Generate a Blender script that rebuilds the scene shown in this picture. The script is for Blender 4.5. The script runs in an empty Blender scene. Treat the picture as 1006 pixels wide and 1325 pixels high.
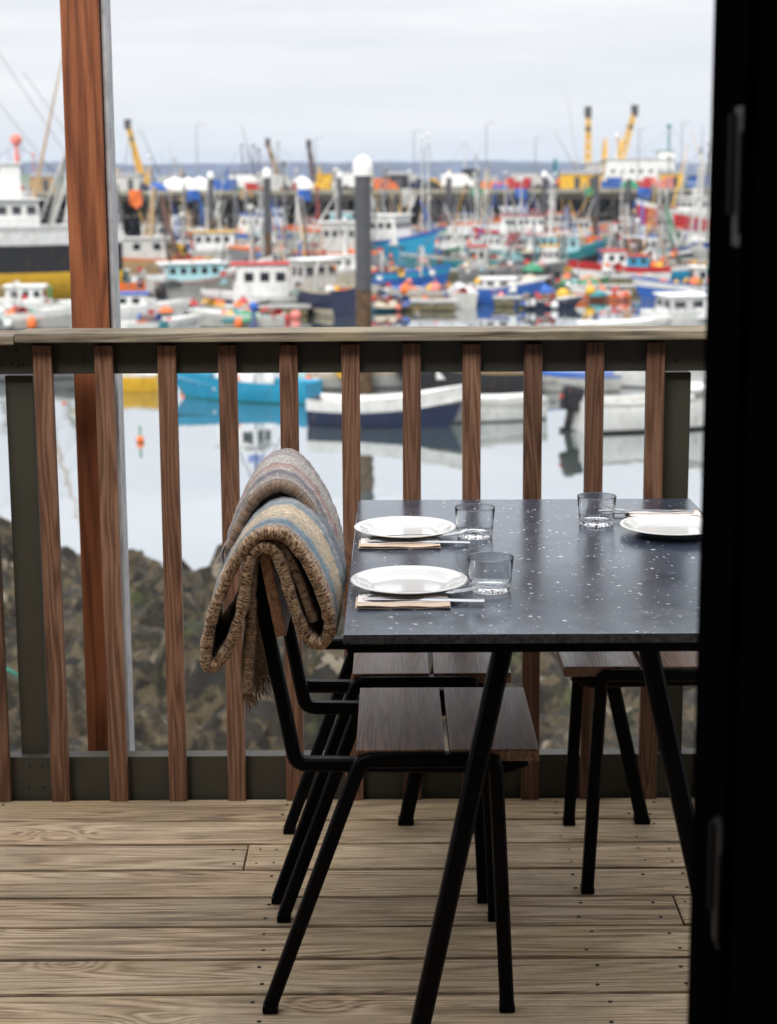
import bpy, bmesh, math, random
from mathutils import Vector, Matrix, noise
R = math.radians
PI = math.pi
rnd = random.Random(7)
scene = bpy.context.scene
col = scene.collection
# ------------------------------------------------------------------ camera
CAM_H = 1.449
TILT = R(9.7)
F = 2150.0            # focal length in photo pixels (1006 x 1325)
WATER = -5.551
cam_d = bpy.data.cameras.new('camera')
cam = bpy.data.objects.new('camera', cam_d)
col.objects.link(cam)
scene.camera = cam
cam.location = (0, 0, CAM_H)
ROLL = .0050
cam.rotation_euler = (Matrix.Rotation(PI / 2 - TILT, 3, 'X') @ Matrix.Rotation(-ROLL, 3, 'Z')).to_euler()
cam_d.sensor_fit = 'VERTICAL'
cam_d.sensor_height = 36
cam_d.lens = 36 * F / 1325
cam_d.shift_x = -(512 - 503) / 1325
cam_d.shift_y = -(662.5 - 600) / 1325
cam_d.clip_start = 0.05
cam_d.clip_end = 20000
cam_d.dof.use_dof = True
cam_d.dof.focus_distance = 3.12
cam_d.dof.aperture_fstop = 5.4

def ray(px, py):
    a, b = (px - 512) / F, -(py - 600) / F
    a, b = a * math.cos(ROLL) + b * math.sin(ROLL), b * math.cos(ROLL) - a * math.sin(ROLL)
    return Vector((a, math.cos(TILT) + b * math.sin(TILT), -math.sin(TILT) + b * math.cos(TILT)))
def at_z(px, py, z=WATER):
    d = ray(px, py); t = (z - CAM_H) / d.z
    return Vector((d.x * t, d.y * t, z))
def at_y(px, py, y):
    d = ray(px, py); t = y / d.y
    return Vector((d.x * t, y, CAM_H + d.z * t))

# ------------------------------------------------------------------ mesh builder
class MB:
    def __init__(s): s.v = []; s.f = []; s.m = []; s.sm = []
    def add(s, vs, fs, m=0, smooth=False):
        o = len(s.v); s.v += [tuple(v) for v in vs]
        for f in fs: s.f.append(tuple(i + o for i in f)); s.m.append(m); s.sm.append(smooth)
        return s
    def box(s, c, d, rot=None, m=0, bev=0.0, top=None):
        x, y, z = [k / 2 for k in d]
        tx, ty = top if top else (1, 1)
        if bev <= 0:
            vs = [Vector((i * x * (tx if k > 0 else 1), j * y * (ty if k > 0 else 1), k * z)) for k in (-1, 1) for j in (-1, 1) for i in (-1, 1)]
            fs = [(0, 2, 3, 1), (4, 5, 7, 6), (0, 1, 5, 4), (2, 6, 7, 3), (0, 4, 6, 2), (1, 3, 7, 5)]
        else:
            bm = bmesh.new(); bmesh.ops.create_cube(bm, size=1.0)
            for v in bm.verts: v.co = Vector((v.co.x * 2 * x, v.co.y * 2 * y, v.co.z * 2 * z))
            bmesh.ops.bevel(bm, geom=bm.edges[:], offset=bev, segments=2, profile=0.6, affect='EDGES')
            bm.verts.index_update()
            vs = [v.co.copy() for v in bm.verts]; fs = [[v.index for v in f.verts] for f in bm.faces]; bm.free()
        if rot is not None: vs = [rot @ v for v in vs]
        c = Vector(c)
        return s.add([v + c for v in vs], fs, m)
    def tube(s, pts, r, n=8, m=0, r2=None, smooth=True):
        pts = [Vector(p) for p in pts]; vs = []; fs = []
        k = len(pts)
        up = None
        for i, p in enumerate(pts):
            d = (pts[min(i + 1, k - 1)] - pts[max(i - 1, 0)]).normalized()
            if up is None: up = d.orthogonal().normalized()
            up = (up - d * up.dot(d)).normalized(); w = d.cross(up)
            rr = r if r2 is None else r + (r2 - r) * i / (k - 1)
            for j in range(n):
                a = 2 * PI * j / n; vs.append(p + up * (math.cos(a) * rr) + w * (math.sin(a) * rr))
        for i in range(k - 1):
            for j in range(n):
                fs.append((i * n + j, i * n + (j + 1) % n, (i + 1) * n + (j + 1) % n, (i + 1) * n + j))
        s.add(vs, fs, m, smooth)
        s.add(vs[:n], [tuple(range(n))[::-1]], m); s.add(vs[-n:], [tuple(range(n))], m)
        return s
    def lathe(s, prof, n=32, c=(0, 0, 0), m=0, smooth=True):
        vs = []; fs = []; c = Vector(c)
        for r, z in prof:
            for j in range(n):
                a = 2 * PI * j / n; vs.append(c + Vector((r * math.cos(a), r * math.sin(a), z)))
        for i in range(len(prof) - 1):
            for j in range(n): fs.append((i * n + j, i * n + (j + 1) % n, (i + 1) * n + (j + 1) % n, (i + 1) * n + j))
        return s.add(vs, fs, m, smooth)
    def ball(s, c, r, n=10, m=0, sq=1.0):
        k = max(5, n // 2 + 1)
        return s.lathe([(max(1e-4, r * math.sin(PI * i / k)), -r * sq * math.cos(PI * i / k)) for i in range(k + 1)], n, c, m)
    def grid(s, rows, m=0, smooth=True, mf=None):
        n = len(rows[0]); vs = [v for r in rows for v in r]
        o = len(s.v); s.v += [tuple(v) for v in vs]
        for i in range(len(rows) - 1):
            for j in range(n - 1):
                s.f.append((o + i * n + j, o + i * n + j + 1, o + (i + 1) * n + j + 1, o + (i + 1) * n + j))
                s.m.append(mf(i, j) if mf else m); s.sm.append(smooth)
        return s
    def build(s, name, mats, parent=None, loc=None, autosmooth=False):
        me = bpy.data.meshes.new(name); me.from_pydata(s.v, [], s.f)
        if not isinstance(mats, (list, tuple)): mats = [mats]
        for m in mats: me.materials.append(m)
        me.polygons.foreach_set('material_index', s.m); me.polygons.foreach_set('use_smooth', s.sm)
        me.update()
        o = bpy.data.objects.new(name, me); col.objects.link(o)
        if parent is not None: o.parent = parent
        if loc is not None: o.location = loc
        return o
def tag(o, label=None, cat=None, group=None, kind=None):
    if label: o['label'] = label
    if cat: o['category'] = cat
    if group: o['group'] = group
    if kind: o['kind'] = kind
    return o
def empty(name, loc, rz=0, label=None, cat=None, group=None):
    o = bpy.data.objects.new(name, None); col.objects.link(o); o.location = loc; o.rotation_euler = (0, 0, rz); o.empty_display_size = .1
    return tag(o, label, cat, group)
def copy_tree(o, parent=None):
    c = o.copy(); col.objects.link(c); c.parent = parent
    for ch in list(o.children): copy_tree(ch, c)
    return c

# ------------------------------------------------------------------ materials
class N:
    def __init__(s, name):
        s.mat = bpy.data.materials.new(name); s.mat.use_nodes = True
        s.t = s.mat.node_tree; s.n = s.t.nodes; s.b = s.n['Principled BSDF']; s.out = s.n['Material Output']
    def new(s, typ, **kw):
        n = s.n.new(typ)
        for k, v in kw.items(): setattr(n, k, v)
        return n
    def set(s, sock, v):
        if hasattr(v, 'links') or hasattr(v, 'is_output'): s.t.links.new(v, sock)
        else: sock.default_value = v
    def math(s, op, a, b=0.0, c=0.0, clamp=False):
        n = s.new('ShaderNodeMath', operation=op, use_clamp=clamp)
        s.set(n.inputs[0], a); s.set(n.inputs[1], b); s.set(n.inputs[2], c); return n.outputs[0]
    def vmath(s, op, a, b=(0, 0, 0)):
        n = s.new('ShaderNodeVectorMath', operation=op); s.set(n.inputs[0], a); s.set(n.inputs[1], b); return n.outputs[0]
    def obj(s): return s.new('ShaderNodeTexCoord').outputs['Object']
    def noise(s, vec, scale, detail=3, rough=.5, dist=0, col=False):
        n = s.new('ShaderNodeTexNoise'); s.set(n.inputs['Vector'], vec); n.inputs['Scale'].default_value = scale
        n.inputs['Detail'].default_value = detail; n.inputs['Roughness'].default_value = rough; n.inputs['Distortion'].default_value = dist
        return n.outputs['Color' if col else 'Fac']
    def vor(s, vec, scale, feature='F1', out='Distance', rand=1.0):
        n = s.new('ShaderNodeTexVoronoi', feature=feature); s.set(n.inputs['Vector'], vec); n.inputs['Scale'].default_value = scale
        n.inputs['Randomness'].default_value = rand
        return n.outputs[out]
    def ramp(s, fac, stops, interp='LINEAR'):
        n = s.new('ShaderNodeValToRGB'); s.set(n.inputs[0], fac); r = n.color_ramp; r.interpolation = interp
        while len(r.elements) < len(stops): r.elements.new(.5)
        for e, (p, c) in zip(r.elements, stops):
            e.position = p; e.color = (c, c, c, 1) if isinstance(c, (int, float)) else (*c, 1)
        return n.outputs[0]
    def mix(s, f, a, b, blend='MIX'):
        n = s.new('ShaderNodeMix', data_type='RGBA', blend_type=blend)
        s.set(n.inputs[0], f)
        for k, v in ((6, a), (7, b)):
            if isinstance(v, tuple): v = (*v[:3], 1)
            s.set(n.inputs[k], v)
        return n.outputs[2]
    def bump(s, h, strength=.3, dist=.01, normal=None):
        n = s.new('ShaderNodeBump'); s.set(n.inputs['Height'], h); n.inputs['Strength'].default_value = strength; n.inputs['Distance'].default_value = dist
        if normal is not None: s.set(n.inputs['Normal'], normal)
        s.set(s.b.inputs['Normal'], n.outputs[0]); return n.outputs[0]
    def base(s, c):
        s.set(s.b.inputs['Base Color'], (*c, 1) if isinstance(c, tuple) else c)
    def rough(s, r): s.set(s.b.inputs['Roughness'], r)

def plain(name, c, rough=.5, metal=0, spec=.5, var=.25, scale=8, bump=0, bscale=60, bdist=.002, coat=0):
    k = N(name); v = k.obj()
    if var:
        f = k.noise(v, scale, 4, .6)
        a = tuple(x * (1 - var) for x in c); b = tuple(min(1, x * (1 + var)) for x in c)
        k.base(k.ramp(f, [(.3, a), (.7, b)]))
    else: k.base(c)
    k.rough(rough); k.b.inputs['Metallic'].default_value = metal; k.b.inputs['Specular IOR Level'].default_value = spec
    k.b.inputs['Coat Weight'].default_value = coat
    if bump: k.bump(k.noise(v, bscale, 4, .6), bump, bdist)
    return k.mat
_pc = {}
def paint(c, rough=.55):
    key = (c, rough)
    if key not in _pc:
        k = N('boat_paint'); v = k.obj(); f = k.noise(v, 2.2, 5, .65)
        grime = k.ramp(k.noise(k.vmath('MULTIPLY', v, (1, 1, .3)), 5, 4, .7), [(.5, 0.0), (.8, .45)])
        cc = k.ramp(f, [(.3, tuple(x * .82 for x in c)), (.7, tuple(min(1, x * 1.08) for x in c))])
        rust = k.ramp(k.noise(k.vmath('MULTIPLY', v, (2.5, 2.5, .35)), 3.1, 4, .75), [(.58, 0.0), (.72, .7)])
        cc = k.mix(rust, cc, (.20, .085, .03))
        k.base(k.mix(grime, cc, tuple(x * .55 + .010 for x in c))); k.rough(rough); _pc[key] = k.mat
    return _pc[key]

def wood(name, dark, mid, light, axis='z', freq=1.0, rough=.6, bump=.35, knots=.8, fibre=.5, island=False, weather=None, spec=.3, rvar=.15, lines=.55, soft=1.0, w2=.55):
    k = N(name); v = k.obj()
    if island:
        rv = k.new('ShaderNodeNewGeometry').outputs['Random Per Island']
    else:
        rv = k.new('ShaderNodeObjectInfo').outputs['Random']
    off = k.new('ShaderNodeCombineXYZ')
    for i, q in enumerate((13.7, 29.1, 17.3)): k.set(off.inputs[i], k.math('MULTIPLY', rv, q))
    v = k.vmath('ADD', v, off.outputs[0])
    ax = 'xyz'.index(axis)
    def st(a): return tuple(a if i == ax else 1.0 for i in range(3))
    vs = k.vmath('MULTIPLY', v, st(.055))
    n1 = k.noise(vs, 8 * freq, 3, .45, .15)
    kn = k.vor(k.vmath('MULTIPLY', v, st(.42)), 4.2, 'F1')
    bulge = k.math('MULTIPLY', k.math('POWER', 2.718, k.math('MULTIPLY', k.math('MULTIPLY', kn, kn), -75)), .30 * knots)
    field = k.math('ADD', n1, bulge)
    ring = k.math('MULTIPLY_ADD', k.math('SINE', k.math('MULTIPLY', field, 150)), .5, .5)
    fib = k.noise(k.vmath('MULTIPLY', v, st(.018)), 420, 4, .7)
    fib2 = k.noise(k.vmath('MULTIPLY', v, st(.05)), 60, 4, .65)
    big = k.noise(k.vmath('MULTIPLY', v, st(.3)), 5, 3, .6)
    fine = k.noise(k.vmath('MULTIPLY', v, st(.012)), 900, 2, .6)
    f = k.math('ADD', k.math('MULTIPLY', k.math('MULTIPLY', ring, k.noise(k.vmath('MULTIPLY', v, st(.2)), 9, 2)), .30), k.math('ADD', k.math('MULTIPLY', fib, fibre * .62), k.math('MULTIPLY', k.math('SUBTRACT', fine, .5), .45 * fibre)))
    f = k.math('ADD', f, k.math('MULTIPLY', fib2, w2))
    f = k.math('ADD', f, k.math('MULTIPLY', k.math('SUBTRACT', big, .5), .5))
    streak = k.noise(k.vmath('MULTIPLY', v, st(.10)), 170, 4, .8)
    f = k.math('ADD', f, k.math('MULTIPLY', k.math('SUBTRACT', streak, .5), .24 * fibre))
    c0 = .07 + w2 / 2 + .31 * fibre
    c = k.ramp(f, [(c0 - .17 * soft, dark), (c0, mid), (c0 + .16 * soft, light)])
    hv = k.math('MULTIPLY_ADD', rv, 2 * rvar, 1 - rvar)
    hs = k.new('ShaderNodeHueSaturation'); k.set(hs.inputs['Color'], c); k.set(hs.inputs['Value'], hv)
    c = hs.outputs[0]
    line = k.math('MULTIPLY', k.math('POWER', k.math('SUBTRACT', 1.0, ring), 4.0), k.ramp(k.noise(k.vmath('MULTIPLY', v, st(.15)), 14, 3, .6), [(.38, .15), (.62, .85)]))
    c = k.mix(k.math('MULTIPLY', line, lines), c, tuple(x * .75 for x in dark))
    spot = k.ramp(kn, [(.035, 1.0), (.062, 0.0)])
    c = k.mix(k.math('MULTIPLY', spot, knots), c, tuple(x * .35 for x in dark))
    if weather:
        wf = k.ramp(k.noise(v, 3.2, 5, .65), [(.42, 0.0), (.68, 1.0)])
        c = k.mix(k.math('MULTIPLY', wf, .6), c, weather)
        crack = k.ramp(k.noise(k.vmath('MULTIPLY', v, st(.022)), 210, 3, .8), [(.33, 1.0), (.41, 0.0)])
        c = k.mix(k.ramp(k.noise(k.vmath('MULTIPLY', v, st(.35)), 16, 5, .8), [(.56, 0.0), (.72, .55)]), c, tuple(x * .5 for x in weather))
        c = k.mix(k.ramp(k.noise(k.vmath('ADD', v, (3, 5, 1)), 2.1, 4, .7), [(.52, 0.0), (.66, .45)]), c, (.33, .25, .12))
        c = k.mix(k.math('MULTIPLY', crack, .75), c, tuple(x * .3 for x in dark))
    k.base(c); k.rough(k.math('MULTIPLY_ADD', fib2, .25, rough - .12)); k.b.inputs['Specular IOR Level'].default_value = spec
    h = k.math('ADD', k.math('MULTIPLY', ring, .35), k.math('ADD', fib, fib2))
    k.bump(h, bump, .0012)
    return k.mat

m_deck = wood('weathered_deck_wood', (.095, .058, .034), (.41, .288, .175), (.60, .47, .33), 'x', 1.0, .75, 1.0, .9, 1.0, True, (.29, .235, .165), .3, .26, lines=.52, soft=1.3, w2=.30)
m_bal = wood('brown_stained_wood', (.032, .013, .008), (.135, .064, .036), (.25, .138, .086), 'z', 1.3, .6, .6, 1.0, .8, spec=.3, rvar=.28, lines=.30, soft=1.7, w2=.45)
m_post = wood('red_cedar_wood', (.07, .020, .009), (.25, .080, .032), (.36, .135, .058), 'z', .9, .5, .4, 1.0, .7, spec=.35, soft=1.75, lines=.45)
m_cap = wood('grey_handrail_wood', (.06, .045, .030), (.20, .155, .110), (.36, .30, .225), 'x', 1.0, .75, .8, .3, .8, False, (.22, .20, .15), .3)
m_seat = wood('dark_seat_wood', (.065, .028, .015), (.205, .098, .054), (.30, .160, .095), 'y', 1.6, .36, .25, .0, .7, spec=.5)
m_seat.node_tree.nodes['Principled BSDF'].inputs['IOR'].default_value = 1.65
m_seat_end = wood('seat_edge_wood', (.06, .022, .012), (.14, .055, .03), (.2, .09, .05), 'x', 1.6, .5, .25, .0, .7)
m_back = wood('backrest_wood', (.10, .045, .022), (.25, .12, .065), (.34, .18, .10), 'y', 1.6, .45, .25, .0, .7, spec=.4)
m_olive = plain('olive_paint', (.037, .034, .022), .6, var=.15, scale=6, bump=.25, bscale=90)
m_black = plain('black_powder_coat', (.0022, .0023, .003), .34, var=.3, spec=.22, bump=.12, bscale=300, bdist=.0006)
m_black.node_tree.nodes['Principled BSDF'].inputs['IOR'].default_value = 1.25
m_batten = plain('pale_grey_batten', (.42, .42, .43), .7, var=.25, scale=20, bump=.3)
m_door = plain('black_door_paint', (.0016, .0016, .0017), .6, spec=.02, var=.2)
m_door.node_tree.nodes['Principled BSDF'].inputs['IOR'].default_value = 1.0
m_hinge = plain('dark_steel', (.006, .006, .0065), .5, metal=.2, spec=.15)
m_ceramic = plain('white_ceramic', (.72, .71, .69), .12, var=.02, spec=.5, coat=.4)
m_steel = plain('cutlery_steel', (.42, .43, .45), .25, metal=1, var=.05)
m_screw = plain('rusty_screw', (.02, .014, .01), .6, metal=.3)
def mk_glass():
    k = N('clear_glass'); k.base((.99, .997, 1)); k.rough(.005)
    k.b.inputs['Transmission Weight'].default_value = 1; k.b.inputs['IOR'].default_value = 1.34; return k.mat
m_glass = mk_glass()
def mk_terrazzo():
    k = N('dark_terrazzo'); v = k.obj(); w = k.noise(v, 25, 3, .6, col=True)
    vv = k.vmath('ADD', v, k.vmath('MULTIPLY', k.vmath('SUBTRACT', w, (.5, .5, .5)), (.02, .02, .02)))
    base = k.ramp(k.noise(v, 14, 5, .7), [(.3, (.014, .020, .034)), (.7, (.036, .046, .070))])
    def chips(scale, lim, frac):
        d = k.vor(vv, scale); c = k.vor(vv, scale, out='Color')
        sep = k.new('ShaderNodeSeparateColor'); k.set(sep.inputs[0], c)
        a = k.math('LESS_THAN', d, k.math('MULTIPLY', sep.outputs[1], lim)); b = k.math('LESS_THAN', sep.outputs[0], frac)
        return k.math('MULTIPLY', a, b)
    c = k.mix(chips(78, .36, .13), base, (.46, .46, .46))
    c = k.mix(chips(130, .40, .10), c, (.35, .35, .36))
    c = k.mix(chips(85, .5, .18), c, (.10, .105, .12))
    k.base(c); k.rough(k.math('MULTIPLY_ADD', k.noise(v, 9, 4, .7), .20, .12)); k.bump(k.noise(v, 90, 3), .10, .0008); k.b.inputs['Specular Tint'].default_value = (.86, .93, 1, 1); k.b.inputs['IOR'].default_value = 2.7
    return k.mat
m_terr = mk_terrazzo()
m_terr_edge = plain('terrazzo_edge', (.045, .046, .050), .55, var=.95, scale=110, bump=.4, bscale=120)
m_kraft = plain('kraft_paper', (.60, .46, .35), .8, var=.08, scale=40, bump=.2, bscale=150)
m_napkin = plain('white_napkin', (.82, .74, .70), .9, var=.04, scale=40, bump=.3, bscale=200)

# ------------------------------------------------------------------ deck
def build_deck():
    b = MB(); s = MB(); pitch = .1375; y1 = 3.757; rr = random.Random(3)
    rows = 25
    for i in range(rows):
        yb = y1 - i * pitch; ya = yb - pitch + .009
        if i == rows - 1: ya = yb - .12
        cuts = []
        if i == 2: cuts = [at_z(320, 1102, 0).x, 1.9, -2.1]
        elif i == 4: cuts = [at_z(874, 1166, 0).x, -1.7]
        else: cuts = [rr.choice((-1.55, 1.15, 1.9, -2.2))] if i % 2 else [2.05]
        xs = sorted([-3.2] + cuts + [2.6])
        for a, c in zip(xs[:-1], xs[1:]):
            b.box(((a + c) / 2, (ya + yb) / 2, -.014 + rr.uniform(-.0006, .0006)), (c - a - .003, yb - ya, .028), bev=.0038)
        for jx in (-2.1, -1.55, -.93, -.255, .37, at_z(874, 1166, 0).x - .035, at_z(874, 1166, 0).x + .03, 1.5) + ((at_z(320, 1102, 0).x - .03, at_z(320, 1102, 0).x + .03) if i == 2 else ()):
            for yy in (ya + .028, yb - .03):
                if rr.random() < .92:
                    b.lathe([(.0001, .0006), (.0032, .0008), (.0042, .0002), (.0042, -.002)], 10, (jx + rr.uniform(-.012, .012), yy + rr.uniform(-.006, .006), 0), 1)
    o = b.build('deck', [m_deck, m_screw]); tag(o, kind='structure')
    f = MB(); f.box((-.3, 3.70, -.135), (5.8, .045, .19)); f.box((-.3, 2.0, -.135), (5.8, .045, .19)); f.box((-.3, .6, -.135), (5.8, .045, .19))
    for x in (-2.6, -.9, .8, 2.2): f.box((x, 2.1, -.33), (.1, 3.3, .18))
    f.build('deck_joists', m_olive, o)
build_deck()

# ------------------------------------------------------------------ railing
def build_rail():
    root = empty('deck_railing', (0, 3.757, 0), 0, 'wooden railing with brown balusters and olive rails at the outer edge of the deck', 'railing')
    h = MB(); y0 = -3.757
    xj = at_y(20, 434, 3.72).x
    h.box(((-3.2 + xj) / 2, 3.775 + y0, 1.099), (xj + 3.2 - .002, .135, .022), bev=.003); h.build('handrail', m_cap, root)
    h = MB(); h.box(((xj + 2.6) / 2, 3.775 + y0, 1.1035), (2.6 - xj, .135, .021), bev=.003); h.build('handrail', m_cap, root)
    h = MB(); h.box((-.3, 3.79 + y0, 1.0525), (5.8, .042, .073), bev=.002)
    for (px, py) in ((16, 470), (22, 455), (30, 472), (108, 466), (876, 452), (875, 467), (24, 475)):
        p = at_y(px, py, 3.769); h.ball((p.x, p.y + y0 - .0005, p.z), .003, 8, 1)
    h.build('top_rail', [m_olive, m_screw], root)
    h = MB(); h.box((-.3, 3.79 + y0, .0465), (5.8, .042, .113), bev=.002)
    for (px, py) in ((38, 991), (55, 991), (38, 1018), (57, 1018)):
        p = at_y(px, py, 3.769); h.ball((p.x, p.y + y0 - .0005, p.z), .003, 8, 1)
    h.build('bottom_rail', [m_olive, m_screw], root)
    for a, c in ((-.896, -.832), (.606, .680), (-2.4, -2.33), (2.1, 2.17)):
        h = MB(); h.box(((a + c) / 2, .071, .45), (c - a, .07, 1.12), bev=.003); h.build('railing_post', m_olive, root)
    h = MB(); h.box((0, 0, .5425), (.0415, .022, 1.085), bev=.0015)
    rr = random.Random(9)
    for i in range(-9, 19):
        x = -.797 + .139 * i
        if i == -9: o = h.build('baluster', m_bal, root); first = o
        else: o = first.copy(); col.objects.link(o); o.parent = root
        o.location = (x + rr.uniform(-.001, .001), -.0005, -.001 + rr.uniform(-.002, .002)); o.rotation_euler = (0, rr.uniform(-.002, .002), 0)
build_rail()
r = empty('roof_post', (0, 4.0, 0), 0, 'tall reddish brown timber post with pale grey edge, rising behind the railing', 'post')
xa = at_y(77, 0, 3.95).x; xb = at_y(127, 0, 3.95).x
b = MB(); b.box(((xa + xb) / 2, .0, .2), (xb - xa, .1, 6.4), bev=.004); b.build('timber', m_post, r)
b = MB(); b.box((xb + .0075, .006, .2), (.011, .078, 6.4), bev=.002); b.build('side_batten', m_batten, r)

# ------------------------------------------------------------------ black door on the right
r = empty('black_door', (.28, .62, 0), 0, 'black folding door standing open at the right, out of focus', 'door')
b = MB(); b.box((.03, .44, 1.15), (.06, .88, 2.3), bev=.004)
b.box((-.004, .70, 1.15), (.006, .012, 2.2))
b.build('door_leaf', m_door, r)
for z in (1.45, .85):
    b = MB()
    b.tube([(-.006, .745, z - .03), (-.006, .745, z + .05)], .0035, 10); b.tube([(-.006, .71, z - .045), (-.006, .71, z + .035)], .003, 10)
    b.box((-.003, .72, z), (.004, .05, .11))
    b.build('hinge', m_hinge, r)

# ------------------------------------------------------------------ planar sweep for square tube
def arc_pts(pts, rad=.02, seg=4):
    pts = [Vector(p) for p in pts]; out = [pts[0]]
    for i in range(1, len(pts) - 1):
        a = (pts[i - 1] - pts[i]); c = (pts[i + 1] - pts[i]); rr = min(rad, a.length * .45, c.length * .45)
        p0 = pts[i] + a.normalized() * rr; p1 = pts[i] + c.normalized() * rr
        for k in range(seg + 1):
            t = k / seg; out.append(p0 * (1 - t) ** 2 + pts[i] * 2 * t * (1 - t) + p1 * t * t)
    out.append(pts[-1]); return out
def sq_sweep(mb, pts, w, nrm, rad=.02, m=0, h=None):
    """rounded square tube along planar points; nrm = plane normal"""
    pts = arc_pts(pts, rad); nrm = Vector(nrm).normalized(); h = h or w
    a, b_, e = w / 2, h / 2, w * .16
    prof = []
    for sx, sy in ((1, 1), (-1, 1), (-1, -1), (1, -1)):
        q = [(a - e, b_), (a, b_ - e)] if sx * sy < 0 else [(a, b_ - e), (a - e, b_)]
        prof += [(sx * x, sy * y) for x, y in q]
    n = len(prof); rows = []
    for i, p in enumerate(pts):
        d0 = (p - pts[i - 1]).normalized() if i else (pts[1] - p).normalized()
        d1 = (pts[i + 1] - p).normalized() if i < len(pts) - 1 else d0
        t = (d0 + d1).normalized(); side = nrm.cross(t).normalized(); k = 1 / max(.5, t.dot(d0))
        rows.append([p + side * (x * k) + nrm * y for x, y in prof])
    for rw in rows: rw.append(rw[0])
    mb.grid(rows, m, False)
    mb.add(rows[0][:-1], [tuple(range(n))], m); mb.add(rows[-1][:-1], [tuple(range(n))[::-1]], m)

# ------------------------------------------------------------------ chair (local: x forward, y depth 0..0.37, z up)
def make_chair():
    root = empty('chair', (0, 0, 0))
    W = .365
    sp = -1
    for y, side in ((.0, 1), (W, -1)):
        b = MB()
        # inverted U: back foot, seat rail, front foot
        sq_sweep(b, [(-.225, y, .014), (-.062, y, .464), (.170, y, .464), (.192, y, .014)], .025, (0, 1, 0), .018)
        b.build('leg_frame', m_black, root)
        b = MB(); yy = y + side * .026
        sq_sweep(b, [(-.246, yy, .832), (-.176, yy, .449), (.195, yy, .443), (.225, yy, .458)], .024, (0, 1, 0), .02)
        b.build('back_upright', m_black, root)
        for fx in (-.2255, .1922):
            b = MB(); b.box((fx, y, .0075), (.0275, .0265, .013), bev=.002); b.build('foot_cap', m_black, root)
    for x, z in ((-.045, .446), (.155, .444)):
        b = MB(); b.box((x, W / 2, z), (.022, W - .05, .02), bev=.002)
        b.build('cross_bar', m_black, root)
    for i, (a, c) in enumerate(((-.071, .083), (.091, .246))):
        b = MB(); b.box(((a + c) / 2, W / 2 + .001, .4695), (c - a, W - .005 + .001, .021), bev=.003)
        b.build('seat_plank', m_seat, root)
    b = MB(); rot = Matrix.Rotation(-R(9.6), 3, 'Y')
    d = Vector((-.07, 0, .383)).normalized(); fw = Vector((.383, 0, .07)).normalized()
    c = Vector((-.246, W / 2, .832)) - d * .078 + fw * .0235
    b.box(c, (.019, W + .015, .150), Matrix((fw, Vector((0, 1, 0)), d)).transposed(), bev=.003)
    b.build('backrest_plank', m_back, root)
    return root
ch = make_chair()
tag(ch, 'near left chair with dark wooden seat, draped with the woollen blanket', 'chair', 'metal and wood chairs round the table')
ch.location = (0, 2.735, 0)
c2 = copy_tree(ch); tag(c2, 'far left chair by the railing, half hidden behind the blanket chair'); c2.location = (-.017, 3.185, 0)
c3 = copy_tree(ch); tag(c3, 'chair on the right side of the table, facing the two left chairs'); c3.location = (.583, 3.592, 0); c3.rotation_euler = (0, 0, PI)

# ------------------------------------------------------------------ table
TX0, TX1, TY0, TY1 = -.083, .651, 2.508, 3.612
t = empty('table', ((TX0 + TX1) / 2, (TY0 + TY1) / 2, 0), 0, 'dark speckled stone topped dining table on splayed black metal legs', 'table')
cx, cy = t.location.x, t.location.y
b = MB(); b.box((0, 0, .7425), (TX1 - TX0, TY1 - TY0, .016), bev=.0015)
for i, f in enumerate(b.f):
    zs = [b.v[j][2] for j in f]
    if min(zs) < .7485: b.m[i] = 1
b.build('table_top', [m_terr, m_terr_edge], t)
b = MB()
W, D = TX1 - TX0, TY1 - TY0
for s in (-1, 1):
    b.box((0, s * (D / 2 - .017), .7270), (W - .01, .025, .015)); b.box((s * (W / 2 - .017), 0, .7265), (.025, D - .066, .014))
b.build('table_frame', m_black, t)
for s in (-1, 1):
    y = s * (D / 2 - .022)
    for x0, x1 in ((.167, .020), (.397, .558)):
        b = MB(); sq_sweep(b, [(x0 - cx, y, .7185), (x1 - cx, y + s * .012, .012)], .031, (0, 1, 0), .02)
        b.build('leg', m_black, t)
        b = MB(); b.box((x1 - cx, y + s * .012, .0065), (.036, .034, .013), bev=.003); b.build('foot_cap', m_black, t)

# ------------------------------------------------------------------ tableware
def plate_mesh():
    b = MB()
    prof = [(.0001, .006), (.05, .006), (.066, .0068), (.072, .0095), (.076, .0135), (.082, .0150), (.0825, .0156), (.088, .0166), (.0885, .0171), (.098, .0192), (.1005, .0192), (.1018, .018), (.101, .0168),
            (.088, .0135), (.074, .0085), (.066, .0035), (.058, .0025), (.057, .0), (.052, .0), (.051, .002), (.0001, .002)]
    b.lathe(prof, 72)
    return b
p1 = plate_mesh().build('dinner_plate', m_ceramic, None, (.0225, 2.795, .7506))
tag(p1, 'white plate at the near left place, closest to the camera', 'plate', 'white plates on the table')
p2 = p1.copy(); col.objects.link(p2); p2.location = (.0185, 3.238, .7506); tag(p2, 'white plate at the far left place, by the railing end of the table')
p3 = p1.copy(); col.objects.link(p3); p3.location = (.549, 3.245, .7506); tag(p3, 'white plate at the right edge of the table, cut off by the black door')
def glass_mesh():
    b = MB(); ro, ri = .0385, .0372
    prof = [(.0001, .0015), (.022, .0015), (.030, .0006), (.0335, .0008), (.0348, .003), (.0358, .012), (.0372, .03), (.0400, .0590), (.0398, .0600), (.0388, .0600), (.0384, .0585), (.0358, .030), (.0345, .0135), (.0325, .0105), (.022, .0085), (.0001, .0095)]
    b.lathe(prof, 64)
    for i in range(24):
        a = 2 * PI * i / 24; b.ball((.0295 * math.cos(a), .0295 * math.sin(a), .0030), .0020, 8)
    return b
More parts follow.
